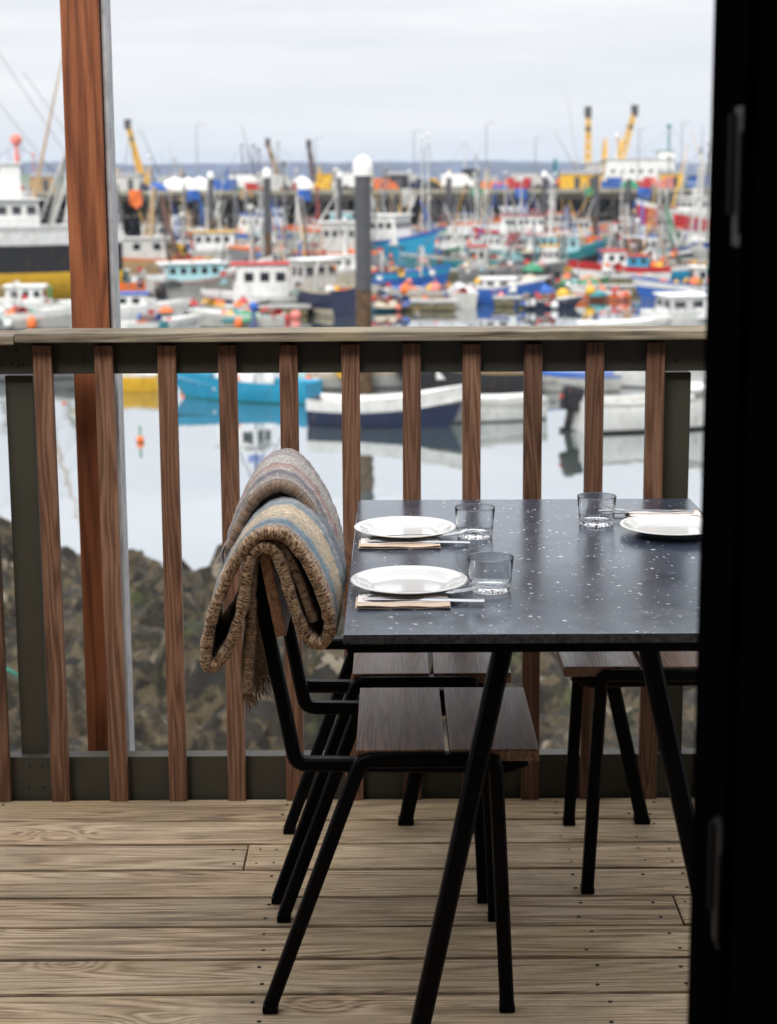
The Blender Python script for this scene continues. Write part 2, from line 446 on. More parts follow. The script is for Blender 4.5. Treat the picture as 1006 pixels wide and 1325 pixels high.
g1 = glass_mesh().build('glass_tumbler', m_glass, None, (.1625, 2.785, .7506))
tag(g1, 'clear glass tumbler beside the near left plate', 'glass', 'empty glass tumblers on the table')
for loc, l in (((.1565, 3.222, .7506), 'clear glass tumbler beside the far left plate'), ((.411, 3.335, .7506), 'clear glass tumbler beside the plate at the right edge')):
    g = g1.copy(); col.objects.link(g); g.location = loc; tag(g, l)
def sheet(b, x0, x1, y0, y1, z, th, m=0, wav=.0012, seed=0, nx=26, ny=8):
    rows = []; nn = noise.noise
    def zz(x, y): return z + wav * nn(Vector((x * 22 + seed, y * 40, seed)))
    for i in range(nx + 1):
        x = x0 + (x1 - x0) * i / nx
        ys = [y0 + (y1 - y0) * j / ny + .0009 * nn(Vector((x * 30, j + seed, 5))) for j in range(ny + 1)]
        rows.append([Vector((x, y, zz(x, y) + th)) for y in ys] + [Vector((x, y, zz(x, y))) for y in reversed(ys)])
    for rw in rows: rw.append(rw[0])
    b.grid(rows, m)
    k = len(rows[0]) - 1
    for rw, fl in ((rows[0], 1), (rows[-1], -1)):
        for j in range(ny): b.add([rw[j], rw[j + 1], rw[k - 2 - j], rw[k - 1 - j]], [(0, 1, 2, 3)], m)
def place_setting(x0, yc, flip, lab, z=.7508):
    s = empty('cutlery_sleeve', (x0, yc, z), PI if flip else 0, lab, 'napkin sleeve', 'cutlery sleeves on the table')
    b = MB(); sheet(b, 0, .158, -.038, .038, .0005, .0012, 0, .0022, 1 + x0); sheet(b, .002, .1575, -.037, -.006, .0040, .0012, 0, .003, 4 + yc)
    b.build('paper_sleeve', m_kraft, s)
    b = MB(); sheet(b, .004, .150, -.014, .037, .0048, .0016, 0, .0022, 9 + yc); sheet(b, .012, .1545, .004, .036, .0072, .0012, 0, .002, 3 + x0); b.build('paper_napkin', m_napkin, s)
    for nm, yy, lab2 in (('fork', .018, 'fork lying on the napkin'), ('knife', -.004, 'knife lying on the napkin')):
        f = MB()
        if nm == 'fork':
            rows = []
            for i in range(25):
                u = i / 24; x = .02 + .175 * u; w = .0035 + .002 * (1 - u) ** 2 if u < .72 else .0035 + .0085 * min(1, (u - .72) / .1)
                zc = .0115 + .004 * math.sin(u * PI * .9) + (.004 * max(0, u - .75) * 4)
                if u > .86: break
                rows.append([Vector((x, yy - w, zc)), Vector((x, yy, zc + .0016)), Vector((x, yy + w, zc)), Vector((x, yy, zc - .0012)), Vector((x, yy - w, zc))])
            f.grid(rows)
            xe = rows[-1][0].x; ze = rows[-1][0].z
            for j in range(4):
                yt = yy + (j - 1.5) * .0058
                f.tube([(xe - .002, yt, ze), (xe + .015, yt, ze + .0012), (xe + .034, yt, ze + .005), (xe + .046, yt, ze + .0105)], .0016, 6, r2=.0009)
        else:
            rows = []
            for i in range(21):
                u = i / 20; x = .015 + .200 * u; w = .0058 + (.0022 if u > .55 else 0); zc = .0100 - .0045 * u; th = .0010 if u < .5 else .0026
                if u < .06: w *= .4 + u * 10
                rows.append([Vector((x, yy - w, zc)), Vector((x, yy - w * .6, zc + th)), Vector((x, yy + w * .6, zc + th)), Vector((x, yy + w, zc)), Vector((x, yy, zc - th)), Vector((x, yy - w, zc))])
            f.grid(rows)
            f.add(rows[-1][:-1], [(0, 1, 2, 3, 4)])
        fo = f.build(nm, m_steel, None, (x0, yc, z)); fo.rotation_euler = (0, 0, PI if flip else 0)
        where = 'at the near left place' if yc < 2.8 else ('at the far left place' if not flip else 'behind the plate at the right edge')
        tag(fo, 'steel %s on its paper napkin sleeve %s' % (nm, where), nm, 'steel cutlery on the table')
place_setting(-.068, 2.697, False, 'brown paper cutlery sleeve in front of the near left plate')
place_setting(-.072, 3.149, False, 'brown paper cutlery sleeve between the two left plates')
place_setting(.642, 3.420, True, 'brown paper cutlery sleeve behind the plate at the right edge')
# ------------------------------------------------------------------ blanket
def catmull(pts, n):
    pts = [Vector(p) for p in pts]; P = [pts[0] * 2 - pts[1]] + pts + [pts[-1] * 2 - pts[-2]]
    dense = []
    for i in range(1, len(P) - 2):
        for k in range(16):
            t = k / 16; a, b, c, d = P[i - 1], P[i], P[i + 1], P[i + 2]
            dense.append(.5 * ((2 * b) + (c - a) * t + (2 * a - 5 * b + 4 * c - d) * t * t + (3 * b - a - 3 * c + d) * t ** 3))
    dense.append(P[-2]); L = [0]
    for i in range(1, len(dense)): L.append(L[-1] + (dense[i] - dense[i - 1]).length)
    out = []; j = 0
    for i in range(n):
        s = L[-1] * i / (n - 1)
        while j < len(L) - 2 and L[j + 1] < s: j += 1
        f = (s - L[j]) / max(1e-9, L[j + 1] - L[j]); out.append(dense[j].lerp(dense[j + 1], min(1, f)))
    return out
def mk_wool():
    k = N('striped_wool'); a = k.new('ShaderNodeAttribute'); a.attribute_name = 'cloth'
    sep = k.new('ShaderNodeSeparateXYZ'); k.set(sep.inputs[0], a.outputs['Vector']); u, v_, w_ = sep.outputs
    o = k.obj(); jit = k.math('MULTIPLY', k.math('SUBTRACT', k.noise(o, 60, 3), .5), .05)
    v = k.math('ADD', v_, jit)
    uv = k.new('ShaderNodeCombineXYZ'); k.set(uv.inputs[0], k.math('MULTIPLY', u, 300)); k.set(uv.inputs[1], k.math('MULTIPLY', v_, 26)); k.set(uv.inputs[2], k.math('MULTIPLY', w_, 9))
    st1 = k.noise(uv.outputs[0], 1, 3, .75)
    st1 = k.math('ADD', k.math('MULTIPLY', st1, .62), k.math('MULTIPLY', k.noise(k.vmath('MULTIPLY', o, (1, .5, 1)), 170, 3, .8), .38))
    uv2 = k.new('ShaderNodeCombineXYZ'); k.set(uv2.inputs[0], k.math('MULTIPLY', u, 60)); k.set(uv2.inputs[1], k.math('MULTIPLY', v_, 190)); k.set(uv2.inputs[2], w_)
    st2 = k.noise(uv2.outputs[0], 1, 2, .7)
    weave = k.math('ADD', k.math('MULTIPLY', st1, .5), k.math('MULTIPLY', st2, .5))
    brown = k.ramp(st1, [(.40, (.015, .008, .008)), (.45, (.11, .045, .022)), (.50, (.34, .20, .11)), (.55, (.66, .52, .37)), (.60, (.19, .08, .042)), (.66, (.04, .028, .025))])
    sa = k.ramp(v, [(.0, (.33, .22, .14)), (.10, (.42, .33, .25)), (.15, (.25, .28, .33)), (.20, (.07, .17, .24)), (.27, (.17, .29, .36)), (.33, (.50, .42, .32)), (.50, (.78, .62, .43)), (.66, (.72, .58, .41)), (.72, (.14, .26, .33)), (.80, (.40, .40, .40)), (.86, (.10, .16, .23)), (.94, (.17, .20, .25)), (1.0, (.3, .29, .28))])
    sb = k.ramp(v, [(.0, (.26, .17, .11)), (.03, (.14, .09, .07)), (.055, (.62, .54, .48)), (.145, (.13, .14, .20)), (.19, (.66, .58, .54)), (.30, (.50, .26, .23)), (.36, (.66, .60, .55)), (.47, (.60, .57, .53)), (.55, (.68, .63, .57)), (.64, (.36, .36, .38)), (.68, (.48, .34, .32)), (.74, (.50, .47, .45)), (.80, (.12, .13, .17)), (.86, (.46, .42, .40)), (.91, (.42, .24, .22)), (1.0, (.4, .36, .33))])
    fl = weave
    def fleck(c, amt): return k.mix(k.ramp(fl, [(.47, 0.0), (.56, amt)]), c, (.24, .20, .18))
    topA = fleck(sa, .6); topB = fleck(sb, .7)
    sn = k.new('ShaderNodeCombineXYZ'); k.set(sn.inputs[0], k.math('FLOOR', k.math('MULTIPLY', u, 170))); k.set(sn.inputs[1], k.math('FLOOR', k.math('MULTIPLY', v_, 62))); k.set(sn.inputs[2], k.math('MULTIPLY', w_, 4))
    wn = k.new('ShaderNodeTexWhiteNoise', noise_dimensions='3D'); k.set(wn.inputs['Vector'], sn.outputs[0])
    chk = k.math('MULTIPLY_ADD', wn.outputs['Value'], .60, .74)
    def mulv(c):
        h_ = k.new('ShaderNodeHueSaturation'); k.set(h_.inputs['Color'], c); k.set(h_.inputs['Value'], chk); h_.inputs['Saturation'].default_value = 1.1; return h_.outputs[0]
    topA = mulv(topA); topB = mulv(topB); brown = mulv(brown)
    isA = k.math('LESS_THAN', w_, .5)              # w: 0 top of front fold, .25 rest of front fold, 1 back fold
    isTop = k.math('LESS_THAN', w_, .1)
    nearE = k.math('LESS_THAN', v, .10)
    cA = k.mix(k.math('MULTIPLY', isTop, k.math('SUBTRACT', 1.0, nearE)), brown, topA)
    k.base(k.mix(isA, topB, cA)); k.rough(.95); k.b.inputs['Specular IOR Level'].default_value = .1
    k.b.inputs['Sheen Weight'].default_value = .35; k.b.inputs['Sheen Roughness'].default_value = .5
    h = k.math('ADD', k.math('MULTIPLY', weave, 1.6), k.math('MULTIPLY', k.noise(o, 90, 3), .8))
    k.bump(h, 1.0, .006)
    return k.mat
m_wool = mk_wool()
def z8(u, v, y):
    p = at_y(240 + u / 3.3125, 560 + v / 3.3125, y); return Vector((p.x, 0, p.z))
def build_blanket():
    V = []; FC = []; A = []; fuzz = []
    rr = random.Random(5)
    def ribbon(path, n, y0, y1, th, w_top, w_rest, defo, nv=22, topside=1, edge=True):
        pts = catmull(path, n); rows = []; o0 = len(V)
        for i, p in enumerate(pts):
            d = (pts[min(i + 1, n - 1)] - pts[max(i - 1, 0)]).normalized(); nr = Vector((-d.z, 0, d.x)) * topside
            u = i / (n - 1); prof = []
            r_ = th / 2
            for j in range(nv + 1): prof.append((1 - j / nv, -1, 0))
            for j in range(1, 8): a = -PI / 2 + PI * j / 8; prof.append((0, math.sin(a), math.cos(a)))
            for j in range(nv + 1): prof.append((j / nv, 1, 0))
            for (v, s, c) in prof:
                off = defo(u, v, p)
                bulge = r_ * (1 + .22 * noise.noise(Vector((p.x * 60, v * 9, p.z * 60))) + .18 * noise.noise(Vector((p.x * 190, v * 40, p.z * 190))))
                q = p + Vector((off[0], 0, off[1])) + nr * (s * bulge)
                q.y = y0 + (y1 - y0) * v - c * bulge + .004 * noise.noise(Vector((p.x * 14, 3, p.z * 14)))
                V.append(q); A.append((u, v, (w_top if s > .3 else w_rest)))
            m = len(prof)
        for i in range(n - 1):
            for j in range(m - 1):
                FC.append((o0 + i * m + j, o0 + i * m + j + 1, o0 + (i + 1) * m + j + 1, o0 + (i + 1) * m + j))
            FC.append((o0 + i * m + m - 1, o0 + i * m, o0 + (i + 1) * m, o0 + (i + 1) * m + m - 1))
        FC.append(tuple(o0 + j for j in range(m))[::-1]); FC.append(tuple(o0 + (n - 1) * m + j for j in range(m)))
        return pts
    YN = 2.718
    R1 = [(282, 525), (262, 610), (252, 700), (232, 800), (200, 890), (150, 975), (112, 1008), (90, 985), (92, 900), (118, 780), (160, 670), (210, 560), (275, 472), (350, 432), (430, 448), (505, 530), (565, 640), (605, 750), (618, 840), (600, 895), (560, 905), (515, 865), (478, 780), (445, 680), (412, 570), (375, 505), (325, 490), (285, 520)]
    R1 = [z8(u, v, YN) for u, v in R1]
    zt = max(p.z for p in R1)
    def dA(u, v, p):
        k = max(0, min(1, (p.x + .19) / .12)); low = max(0, zt - p.z)
        w = noise.noise(Vector((p.x * 9, v * 2.2, p.z * 9)))
        return (.006 * v + k * .006 * v + .006 * w * v - (.02 * v if p.x < -.25 else 0) * min(1, low * 6), -.004 * math.sin(v * PI) + .010 * v * (1 if p.x > -.17 else 0) * min(1, low * 8) + .006 * w * v)
    ribbon(R1, 150, YN, 3.035, .0195, 0, .25, dA, topside=1)
    R3 = [z8(u, v, YN) for u, v in ((362, 470), (420, 505), (462, 590), (500, 680), (530, 765), (552, 815))]
    ribbon(R3, 46, YN + .012, 2.98, .015, .25, .25, lambda u, v, p: (.004 * v, 0), nv=10)
    R2 = [z8(u, v, YN) for u, v in ((300, 505), (284, 590), (272, 700), (268, 800), (262, 900), (255, 1000), (258, 1080), (262, 1130))]
    def dT(u, v, p): return (.012 * v * u + .010 * math.sin(v * 5 + u * 3) * u, -.004 * v)
    tail = ribbon(R2, 60, YN + .02, 2.86, .016, .25, .25, dT, nv=12, topside=-1)
    # back, higher fold
    YB = 3.0
    B = [z8(u, v, 3.1) for u, v in ((222, 392), (250, 318), (290, 232), (340, 165), (410, 132), (485, 160), (555, 245), (605, 345), (636, 450), (652, 560), (655, 660), (640, 740))]
    def dB(u, v, p):
        w = noise.noise(Vector((p.x * 8, v * 2.5 + 5, p.z * 8)))
        return (.006 * (v - .5) + .010 * w * v, .022 * (v - .5) - .012 * math.cos(v * PI) ** 8 * (1 if v > .5 else 1.3) + .007 * w)
    bp = ribbon(B, 110, YB, 3.215, .021, 1, 1, dB, nv=26)
    Bi = [z8(u, v, 3.1) for u, v in ((285, 400), (300, 320), (340, 245), (410, 205), (480, 235), (545, 330), (590, 450), (610, 560), (612, 660))]
    ribbon(Bi, 70, YB + .025, 3.19, .018, 1, 1, lambda u, v, p: (0, .015 * (v - .5)), nv=12)
    # fuzz: short loose fibres standing off the surface
    nf0 = len(FC)
    faces = FC[:]
    for _ in range(26000):
        f = faces[rr.randrange(len(faces))]
        if len(f) != 4: continue
        a, b, c, d = (V[i] for i in f); s, t = rr.random(), rr.random()
        p = a.lerp(b, s).lerp(d.lerp(c, s), t); nn = (b - a).cross(d - a)
        if nn.length < 1e-12: continue
        nn.normalize(); tg = (b - a).normalized() * rr.uniform(-1, 1) + (d - a).normalized() * rr.uniform(-1, 1)
        cen = nn * rr.choice((1, 1)) * rr.uniform(.0008, .0046) + tg * rr.uniform(.001, .0035)
        sd = cen.cross(nn); sd = sd.normalized() * .00032 if sd.length > 1e-9 else Vector((.0003, 0, 0))
        o = len(V); V.extend([p - sd, p + sd, p + cen]); A.extend([A[f[0]]] * 3); FC.append((o, o + 1, o + 2))
        o = len(V); V.extend([p - sd, p + sd, p - cen * Vector((1, 1, 1)).length * .0 + (tg * .002 - nn * rr.uniform(.0008, .003))]); A.extend([A[f[0]]] * 3); FC.append((o, o + 1, o + 2))
    me = bpy.data.meshes.new('blanket'); me.from_pydata([tuple(v) for v in V], [], FC)
    at = me.attributes.new('cloth', 'FLOAT_VECTOR', 'POINT'); at.data.foreach_set('vector', [c for a in A for c in a])
    me.materials.append(m_wool); me.polygons.foreach_set('use_smooth', [True] * len(FC)); me.update()
    o = bpy.data.objects.new('blanket', me); col.objects.link(o)
    tag(o, 'striped woollen blanket with brown edge, folded over the back of the near left chair', 'blanket')
    m_fr1 = plain('pale_fringe_wool', (.48, .42, .40), .95, var=.4, scale=90); m_fr2 = plain('brown_fringe_wool', (.20, .11, .055), .95, var=.6, scale=200)
    f = MB(); e = bp[0]
    for i in range(54):
        v = rr.random(); y = YB + .215 * v; p = Vector((e.x + .012 * (v - .5), y, e.z + .022 * (v - .5)))
        l = rr.uniform(.03, .05); sw = rr.uniform(-.3, .3)
        f.tube([p + Vector((.006, 0, .006)), p + Vector((-.010, 0, -.012)), p + Vector((-.016 + sw * .01, sw * .02, -.012 - l * .5)), p + Vector((-.020 + sw * .03, sw * .03, -.012 - l))], .0021, 5, r2=.0009)
    f.build('fringe', m_fr1, o)
    f = MB(); e = tail[-1]
    for i in range(46):
        v = rr.random(); y = YN + .02 + .13 * v; p = Vector((e.x + .012 * v + .01 * math.sin(v * 5 + 3) + rr.uniform(-.006, .006), y, e.z + .004)); l = rr.uniform(.02, .048); sw = rr.uniform(-1, 1)
        f.tube([p, p + Vector((sw * .006 + .004, sw * .004, -l * .5)), p + Vector((sw * .014 + .008, sw * .01, -l))], .0019, 5, r2=.0008)
    f.build('fringe', m_fr2, o)
build_blanket()

# ------------------------------------------------------------------ water, rocky shore, hills
def mk_water():
    k = N('harbour_water'); n = k.n; g = k.new('ShaderNodeNewGeometry')
    pos = g.outputs['Position']
    k.base((.08, .11, .09)); k.rough(.5); k.b.inputs['Specular IOR Level'].default_value = 0
    gl = k.new('ShaderNodeBsdfGlossy'); gl.inputs['Roughness'].default_value = .03; gl.inputs['Color'].default_value = (.88, .90, .93, 1)
    h = k.math('ADD', k.noise(k.vmath('MULTIPLY', pos, (1, .55, 1)), 1.1, 3, .5), k.math('MULTIPLY', k.noise(pos, .18, 2), 1.5))
    bp = k.new('ShaderNodeBump'); bp.inputs['Strength'].default_value = .17; bp.inputs['Distance'].default_value = .05; k.set(bp.inputs['Height'], h)
    k.set(gl.inputs['Normal'], bp.outputs[0])
    lw = k.new('ShaderNodeLayerWeight'); lw.inputs['Blend'].default_value = .5
    f = k.ramp(lw.outputs['Facing'], [(.0, .06), (.6, .35), (.80, .80), (.95, .93)])
    ms = k.new('ShaderNodeMixShader'); k.set(ms.inputs[0], f); k.t.links.new(k.b.outputs[0], ms.inputs[1]); k.t.links.new(gl.outputs[0], ms.inputs[2])
    k.t.links.new(ms.outputs[0], k.out.inputs['Surface']); return k.mat
b = MB(); b.grid([[Vector((x, y, 0)) for y in (-60, 40, 400, 6150)] for x in (-3450, -400, 400, 3450)], 0, False)
tag(b.build('harbour_water', mk_water(), None, (0, 0, WATER)), kind='structure')

def mk_rock():
    k = N('seaweed_rock'); o = k.obj()
    n1 = k.noise(o, 1.3, 6, .7); n2 = k.noise(o, 7, 6, .75)
    v1 = k.vor(o, 4.5)
    rock = k.ramp(n2, [(.3, (.022, .017, .011)), (.48, (.062, .046, .026)), (.64, (.25, .19, .11))])
    cl = k.vor(k.vmath('ADD', o, k.vmath('MULTIPLY', k.noise(o, 2.5, 3, col=True), (.3, .3, .3))), 6.5, out='Color'); cs = k.new('ShaderNodeSeparateColor'); k.set(cs.inputs[0], cl)
    weed = k.ramp(n2, [(.3, (.004, .004, .003)), (.5, (.028, .024, .010)), (.66, (.15, .115, .045))])
    pale = k.ramp(k.noise(o, 3.1, 4, .6), [(.60, 0.0), (.66, .8)])
    c = k.mix(k.ramp(n1, [(.44, 0.0), (.56, 1.0)]), rock, weed)
    c = k.mix(pale, c, (.20, .165, .11))
    c = k.mix(k.ramp(k.noise(o, 2.3, 3), [(.60, 0.0), (.66, .5)]), c, (.10, .13, .03))
    c = k.mix(k.math('MULTIPLY', k.math('LESS_THAN', cs.outputs[0], .22), .75), c, (.15, .11, .058)); c = k.mix(k.math('MULTIPLY', k.math('GREATER_THAN', cs.outputs[0], .62), .7), c, (.012, .010, .006))
    c = k.mix(k.math('GREATER_THAN', cs.outputs[1], .975), c, (.34, .29, .21))
    k.base(c); k.rough(.75)
    k.bump(k.math('ADD', k.math('MULTIPLY', v1, .7), n2), 1.0, .22)
    return k.mat
def hash01(i, j, s):
    return (math.sin(i * 127.1 + j * 311.7 + s * 74.7) * 43758.5453) % 1.0
def boulder(x, y, cell, s):
    best = 0; ci, cj = math.floor(x / cell), math.floor(y / cell)
    for i in (-1, 0, 1):
        for j in (-1, 0, 1):
            a, c = ci + i, cj + j
            px = (a + hash01(a, c, s)) * cell; py = (c + hash01(a, c, s + 1)) * cell
            r_ = cell * (.38 + .42 * hash01(a, c, s + 2)); e = .7 + .6 * hash01(a, c, s + 3)
            d = (((x - px) * e) ** 2 + ((y - py) / e) ** 2) / (r_ * r_)
            if d < 1: best = max(best, r_ * (1 - d) ** .5 * (.55 + .5 * hash01(a, c, s + 4)))
    return best
def shore_z(x, y):
    sh = 25.4 - .80 * x + 1.0 * noise.noise(Vector((x * .35, 2, 0))); sh = max(sh, 12)
    t = (y - 4) / (sh - 4)
    z = 3.3 * (1 - t) if t < 1 else (1 - t) * 5
    z *= 1
    xx = x + .35 * noise.noise(Vector((x * 1.7, y * 1.7, 0))); yy = y + .35 * noise.noise(Vector((x * 1.7, y * 1.7, 9)))
    k = max(0, min(1, 1.35 - t)) if t > .9 else 1
    z += k * (.42 * boulder(xx, yy, 2.1, 5) + 1.15 * boulder(xx, yy, .85, 11) + 1.3 * boulder(xx, yy, .38, 21) - .25 + .008 * max(0, -x) * t)
    z += k * .16 * noise.fractal(Vector((x * 2.2, y * 2.2, 0)), .8, 2.1, 4)
    return WATER + z
b = MB(); rows = []
NX, NY = 250, 300
for j in range(NY + 1):
    y = -3 + 42 * (j / NY) ** 1.05 if False else -3 + 42 * j / NY
    rows.append([Vector((x, y, shore_z(x, y) if y > 3 else WATER + 3.3)) for x in (-16 + 30 * i / NX for i in range(NX + 1))])
b.grid(rows, 0, True)
tag(b.build('rocky_shore', mk_rock()), kind='structure')
# weathered concrete slab and green rope among the rocks
sx = at_z(52, 905, WATER + 2.2)
b = MB(); b.box((0, 0, 0), (.34, .8, .3), Matrix.Rotation(R(12), 3, 'Z') @ Matrix.Rotation(R(7), 3, 'X'), bev=.06)
tag(b.build('stone_slab', plain('pale_grey_stone', (.33, .33, .33), .8, var=.3, scale=4, bump=.5, bscale=25, bdist=.01), None, (sx.x, sx.y, shore_z(sx.x, sx.y) + .25)), 'pale grey squared stone slab lying among the rocks at far left', 'stone slab')
b = MB(); rr = random.Random(4); q = at_z(70, 960, WATER + 2.6); pts = []
for i in range(34):
    x = q.x - .35 + i * .022 + .05 * math.sin(i * 1.1); y = q.y + .15 * math.sin(i * .45) - .1
    pts.append((x, y, shore_z(x, y) + .05 + .02 * math.sin(i)))
b.tube(pts, .022, 6); tag(b.build('rope', plain('green_rope_fibre', (.03, .30, .22), .8, bump=.5, bscale=40, bdist=.005)), 'length of turquoise green rope lying on the rocks behind the railing', 'rope')

def hills(name, y, x0, x1, prof, c, depth=700):
    b = MB(); rows = []
    n = 120
    for k, (dy, sc) in enumerate(((0, 0), (depth * .15, .45), (depth * .4, .85), (depth * .7, 1.0), (depth, .9), (depth * 1.6, 0))):
        rows.append([Vector((x0 + (x1 - x0) * i / n, y + dy, WATER - 1 + sc * (prof(i / n) + 9 * noise.noise(Vector((i * .11, k * 1.3, y * .01))) + 2 * noise.noise(Vector((i * .9, k * 3, y)))) )) for i in range(n + 1)])
    b.grid(rows)
    k = N('hill_fields'); o = k.obj(); v = k.vor(k.vmath('MULTIPLY', o, (1, .6, 0)), .006, out='Color'); s = k.new('ShaderNodeSeparateColor'); k.set(s.inputs[0], v)
    k.base(k.mix(k.ramp(k.noise(o, .01, 5, .7), [(.4, 0.0), (.6, 1.0)]), k.ramp(s.outputs[0], [(0.0, tuple(x * .7 for x in c)), (1.0, tuple(x * 1.5 for x in c))]), tuple(x * .45 for x in c))); k.rough(.9)
    tag(b.build(name, k.mat), kind='structure')
# ------------------------------------------------------------------ colours of the harbour
WH, OW, CR, NV, BK, RD, OR, YE, BL, CY, TE, LB, GY, DG, TN, PK, GN, OL, BR = (.78, .78, .76), (.52, .51, .48), (.58, .50, .38), (.010, .018, .055), (.010, .011, .014), (.48, .018, .02), (.80, .17, .03), (.75, .43, .03), (.02, .11, .42), (.02, .30, .50), (.01, .20, .23), (.36, .62, .66), (.22, .22, .225), (.07, .07, .075), (.42, .28, .14), (.75, .22, .18), (.03, .25, .12), (.14, .12, .06), (.12, .05, .03)
m_win = plain('dark_window_glass', (.015, .02, .025), .08, var=0, spec=.8)
m_wire = plain('rigging_wire', (.12, .12, .13), .5, var=0)
m_timber = plain('wet_quay_timber', (.05, .042, .027), .8, var=.5, scale=1.2, bump=.4, bscale=8, bdist=.02)
def hull(b, L, B, H, rake, sheer, full=.35, transom=.85, draft=.35, bandz=.62, lowz=.09):
    n = 20; rows = []
    for i in range(n + 1):
        s = i / n
        bb = B / 2 * (transom + (1 - transom) * math.sin(min(1, s / full) * PI / 2)) if s < full else B / 2 * max(0.012, 1 - ((s - full) / (1 - full)) ** 2.3)
        h = H * (1 + sheer * (s - .25) ** 2 * (1.25 if s > .25 else .9))
        x = L * (s - .5); row = []
        for zz, bf in ((-draft, .02), (-draft * .75, .55), (0, .82), (lowz * H, .85 + .05 * (lowz > .2)), (bandz * h, .95), (.90 * h, 1.0), (h, 1.0), (h + .01 * L ** .5, 1.02), (h + .01 * L ** .5, .95), (h - .10, .93)):
            row.append((x + rake * max(0, zz / H) * s ** 4, bb * bf * (1 - .25 * (1 - max(0, zz) / h) * s ** 3), zz))
        rows.append(row)
    def mfn(i, j): return (0, 0, 0, 1, 2, 3, 3, 3, 3)[j]
    for sgn in (1, -1):
        b.grid([[Vector((x, sgn * y, z)) for x, y, z in (r if sgn > 0 else r[::-1])] for r in rows], mf=(mfn if sgn > 0 else (lambda i, j: mfn(i, 8 - j))))
    r0 = rows[0]; k = 7
    tv = [Vector((x, y, z)) for x, y, z in r0[:k]] + [Vector((x, -y, z)) for x, y, z in r0[:k][::-1]]
    b.add(tv, [tuple(range(len(tv)))], 1)
    return rows
boats = []
def hull_only(root, L, B, H, cols, rake=.3, sheer=.7, **kw):
    b = MB(); rows = hull(b, L, B, H, rake, sheer, **kw)
    b.build('hull', [paint(c) for c in cols[:4]], root)
    return rows
def deck_mesh(root, rows, drop, c, name='deck'):
    b = MB(); rr_ = [[Vector((r[6][0], s * r[6][1] * .92, r[6][2] - drop)) for s in (-1, -.5, 0, .5, 1)] for r in rows]
    b.grid(rr_); b.build(name, paint(c), root)
def add_house(root, x, z, l, w_, h, c, roof, nwin=3, win=True, name='wheelhouse', slope=.12):
    b = MB(); vs = []
    for zz, k in ((0, 1.0), (h, .94)):
        xf = l / 2 - (slope * h if zz else 0)
        vs += [(-l / 2, -w_ / 2 * k, zz), (xf, -w_ / 2 * k, zz), (xf, w_ / 2 * k, zz), (-l / 2, w_ / 2 * k, zz)]
    b.add(vs, [(0, 1, 5, 4), (1, 2, 6, 5), (2, 3, 7, 6), (3, 0, 4, 7), (4, 5, 6, 7)], 0)
    h_ = b.build(name, paint(c), root, (x, 0, z))
    b = MB(); b.box((-.04, 0, h + .05), (l * 1.06 + .1, w_ * 1.06, .09), bev=.03); b.build('roof', paint(roof), h_)
    if win:
        ww = min(.55, l / (nwin + .6) * .62); wh = min(.5, h * .32)
        for sd in (-1, 1):
            for i in range(nwin):
                xx = -l / 2 + l * (i + .55) / (nwin + .35) * .96
                b = MB(); b.box((0, 0, 0), (ww, .04, wh), bev=.015); o = b.build('window', m_win, h_, (xx - slope * .3, sd * (w_ / 2 * .958 + .005), h * .68))
                o.rotation_euler = (sd * .03, 0, 0)
        nf = max(2, min(4, int(w_ / .7)))
        for i in range(nf):
            b = MB(); b.box((0, 0, 0), (.04, w_ / nf * .68, wh)); o = b.build('window', m_win, h_, (l / 2 - slope * h * .68 + .01, -w_ / 2 * .94 + w_ * .94 * (i + .5) / nf, h * .68)); o.rotation_euler = (0, -math.atan(slope), 0)
            b = MB(); b.box((0, 0, 0), (.04, w_ / nf * .60, wh)); b.build('window', m_win, h_, (-l / 2 - .005, -w_ / 2 * .94 + w_ * .94 * (i + .5) / nf, h * .68))
    return h_
def add_mast(root, x, z, h, c, r=.05, cross=None, stays=None, name='mast'):
    b = MB(); b.tube([(x, 0, z), (x, 0, z + h)], r, 6, 0, r * .6)
    if cross: b.tube([(x, -cross, z + h * .78), (x, cross, z + h * .78)], r * .5, 5)
    b.box((x, 0, z + h * .6), (.5, .12, .1)); b.ball((x, 0, z + h + .06), r * 2.2, 6)
    if stays:
        for sx, sy in stays: b.tube([(x, 0, z + h * .95), (x + sx, sy, z)], .022, 4, 1)
    b.build(name, [paint(c), m_wire], root)
def add_gantry(root, x, z, w_, h, c, r=.07, lean=0.0, name='gantry'):
    b = MB(); 
    b.tube([(x, -w_ / 2, z), (x + lean * h, -w_ * .36, z + h), (x + lean * h, w_ * .36, z + h), (x, w_ / 2, z)], r, 6)
    b.tube([(x + .8, -w_ / 2, z), (x + lean * h, -w_ * .3, z + h)], r * .7, 5); b.tube([(x + .8, w_ / 2, z), (x + lean * h, w_ * .3, z + h)], r * .7, 5)
    b.tube([(x + lean * h * .6, -w_ * .42, z + h * .6), (x + lean * h * .6, w_ * .42, z + h * .6)], r * .6, 5)
    b.build(name, paint(c), root)
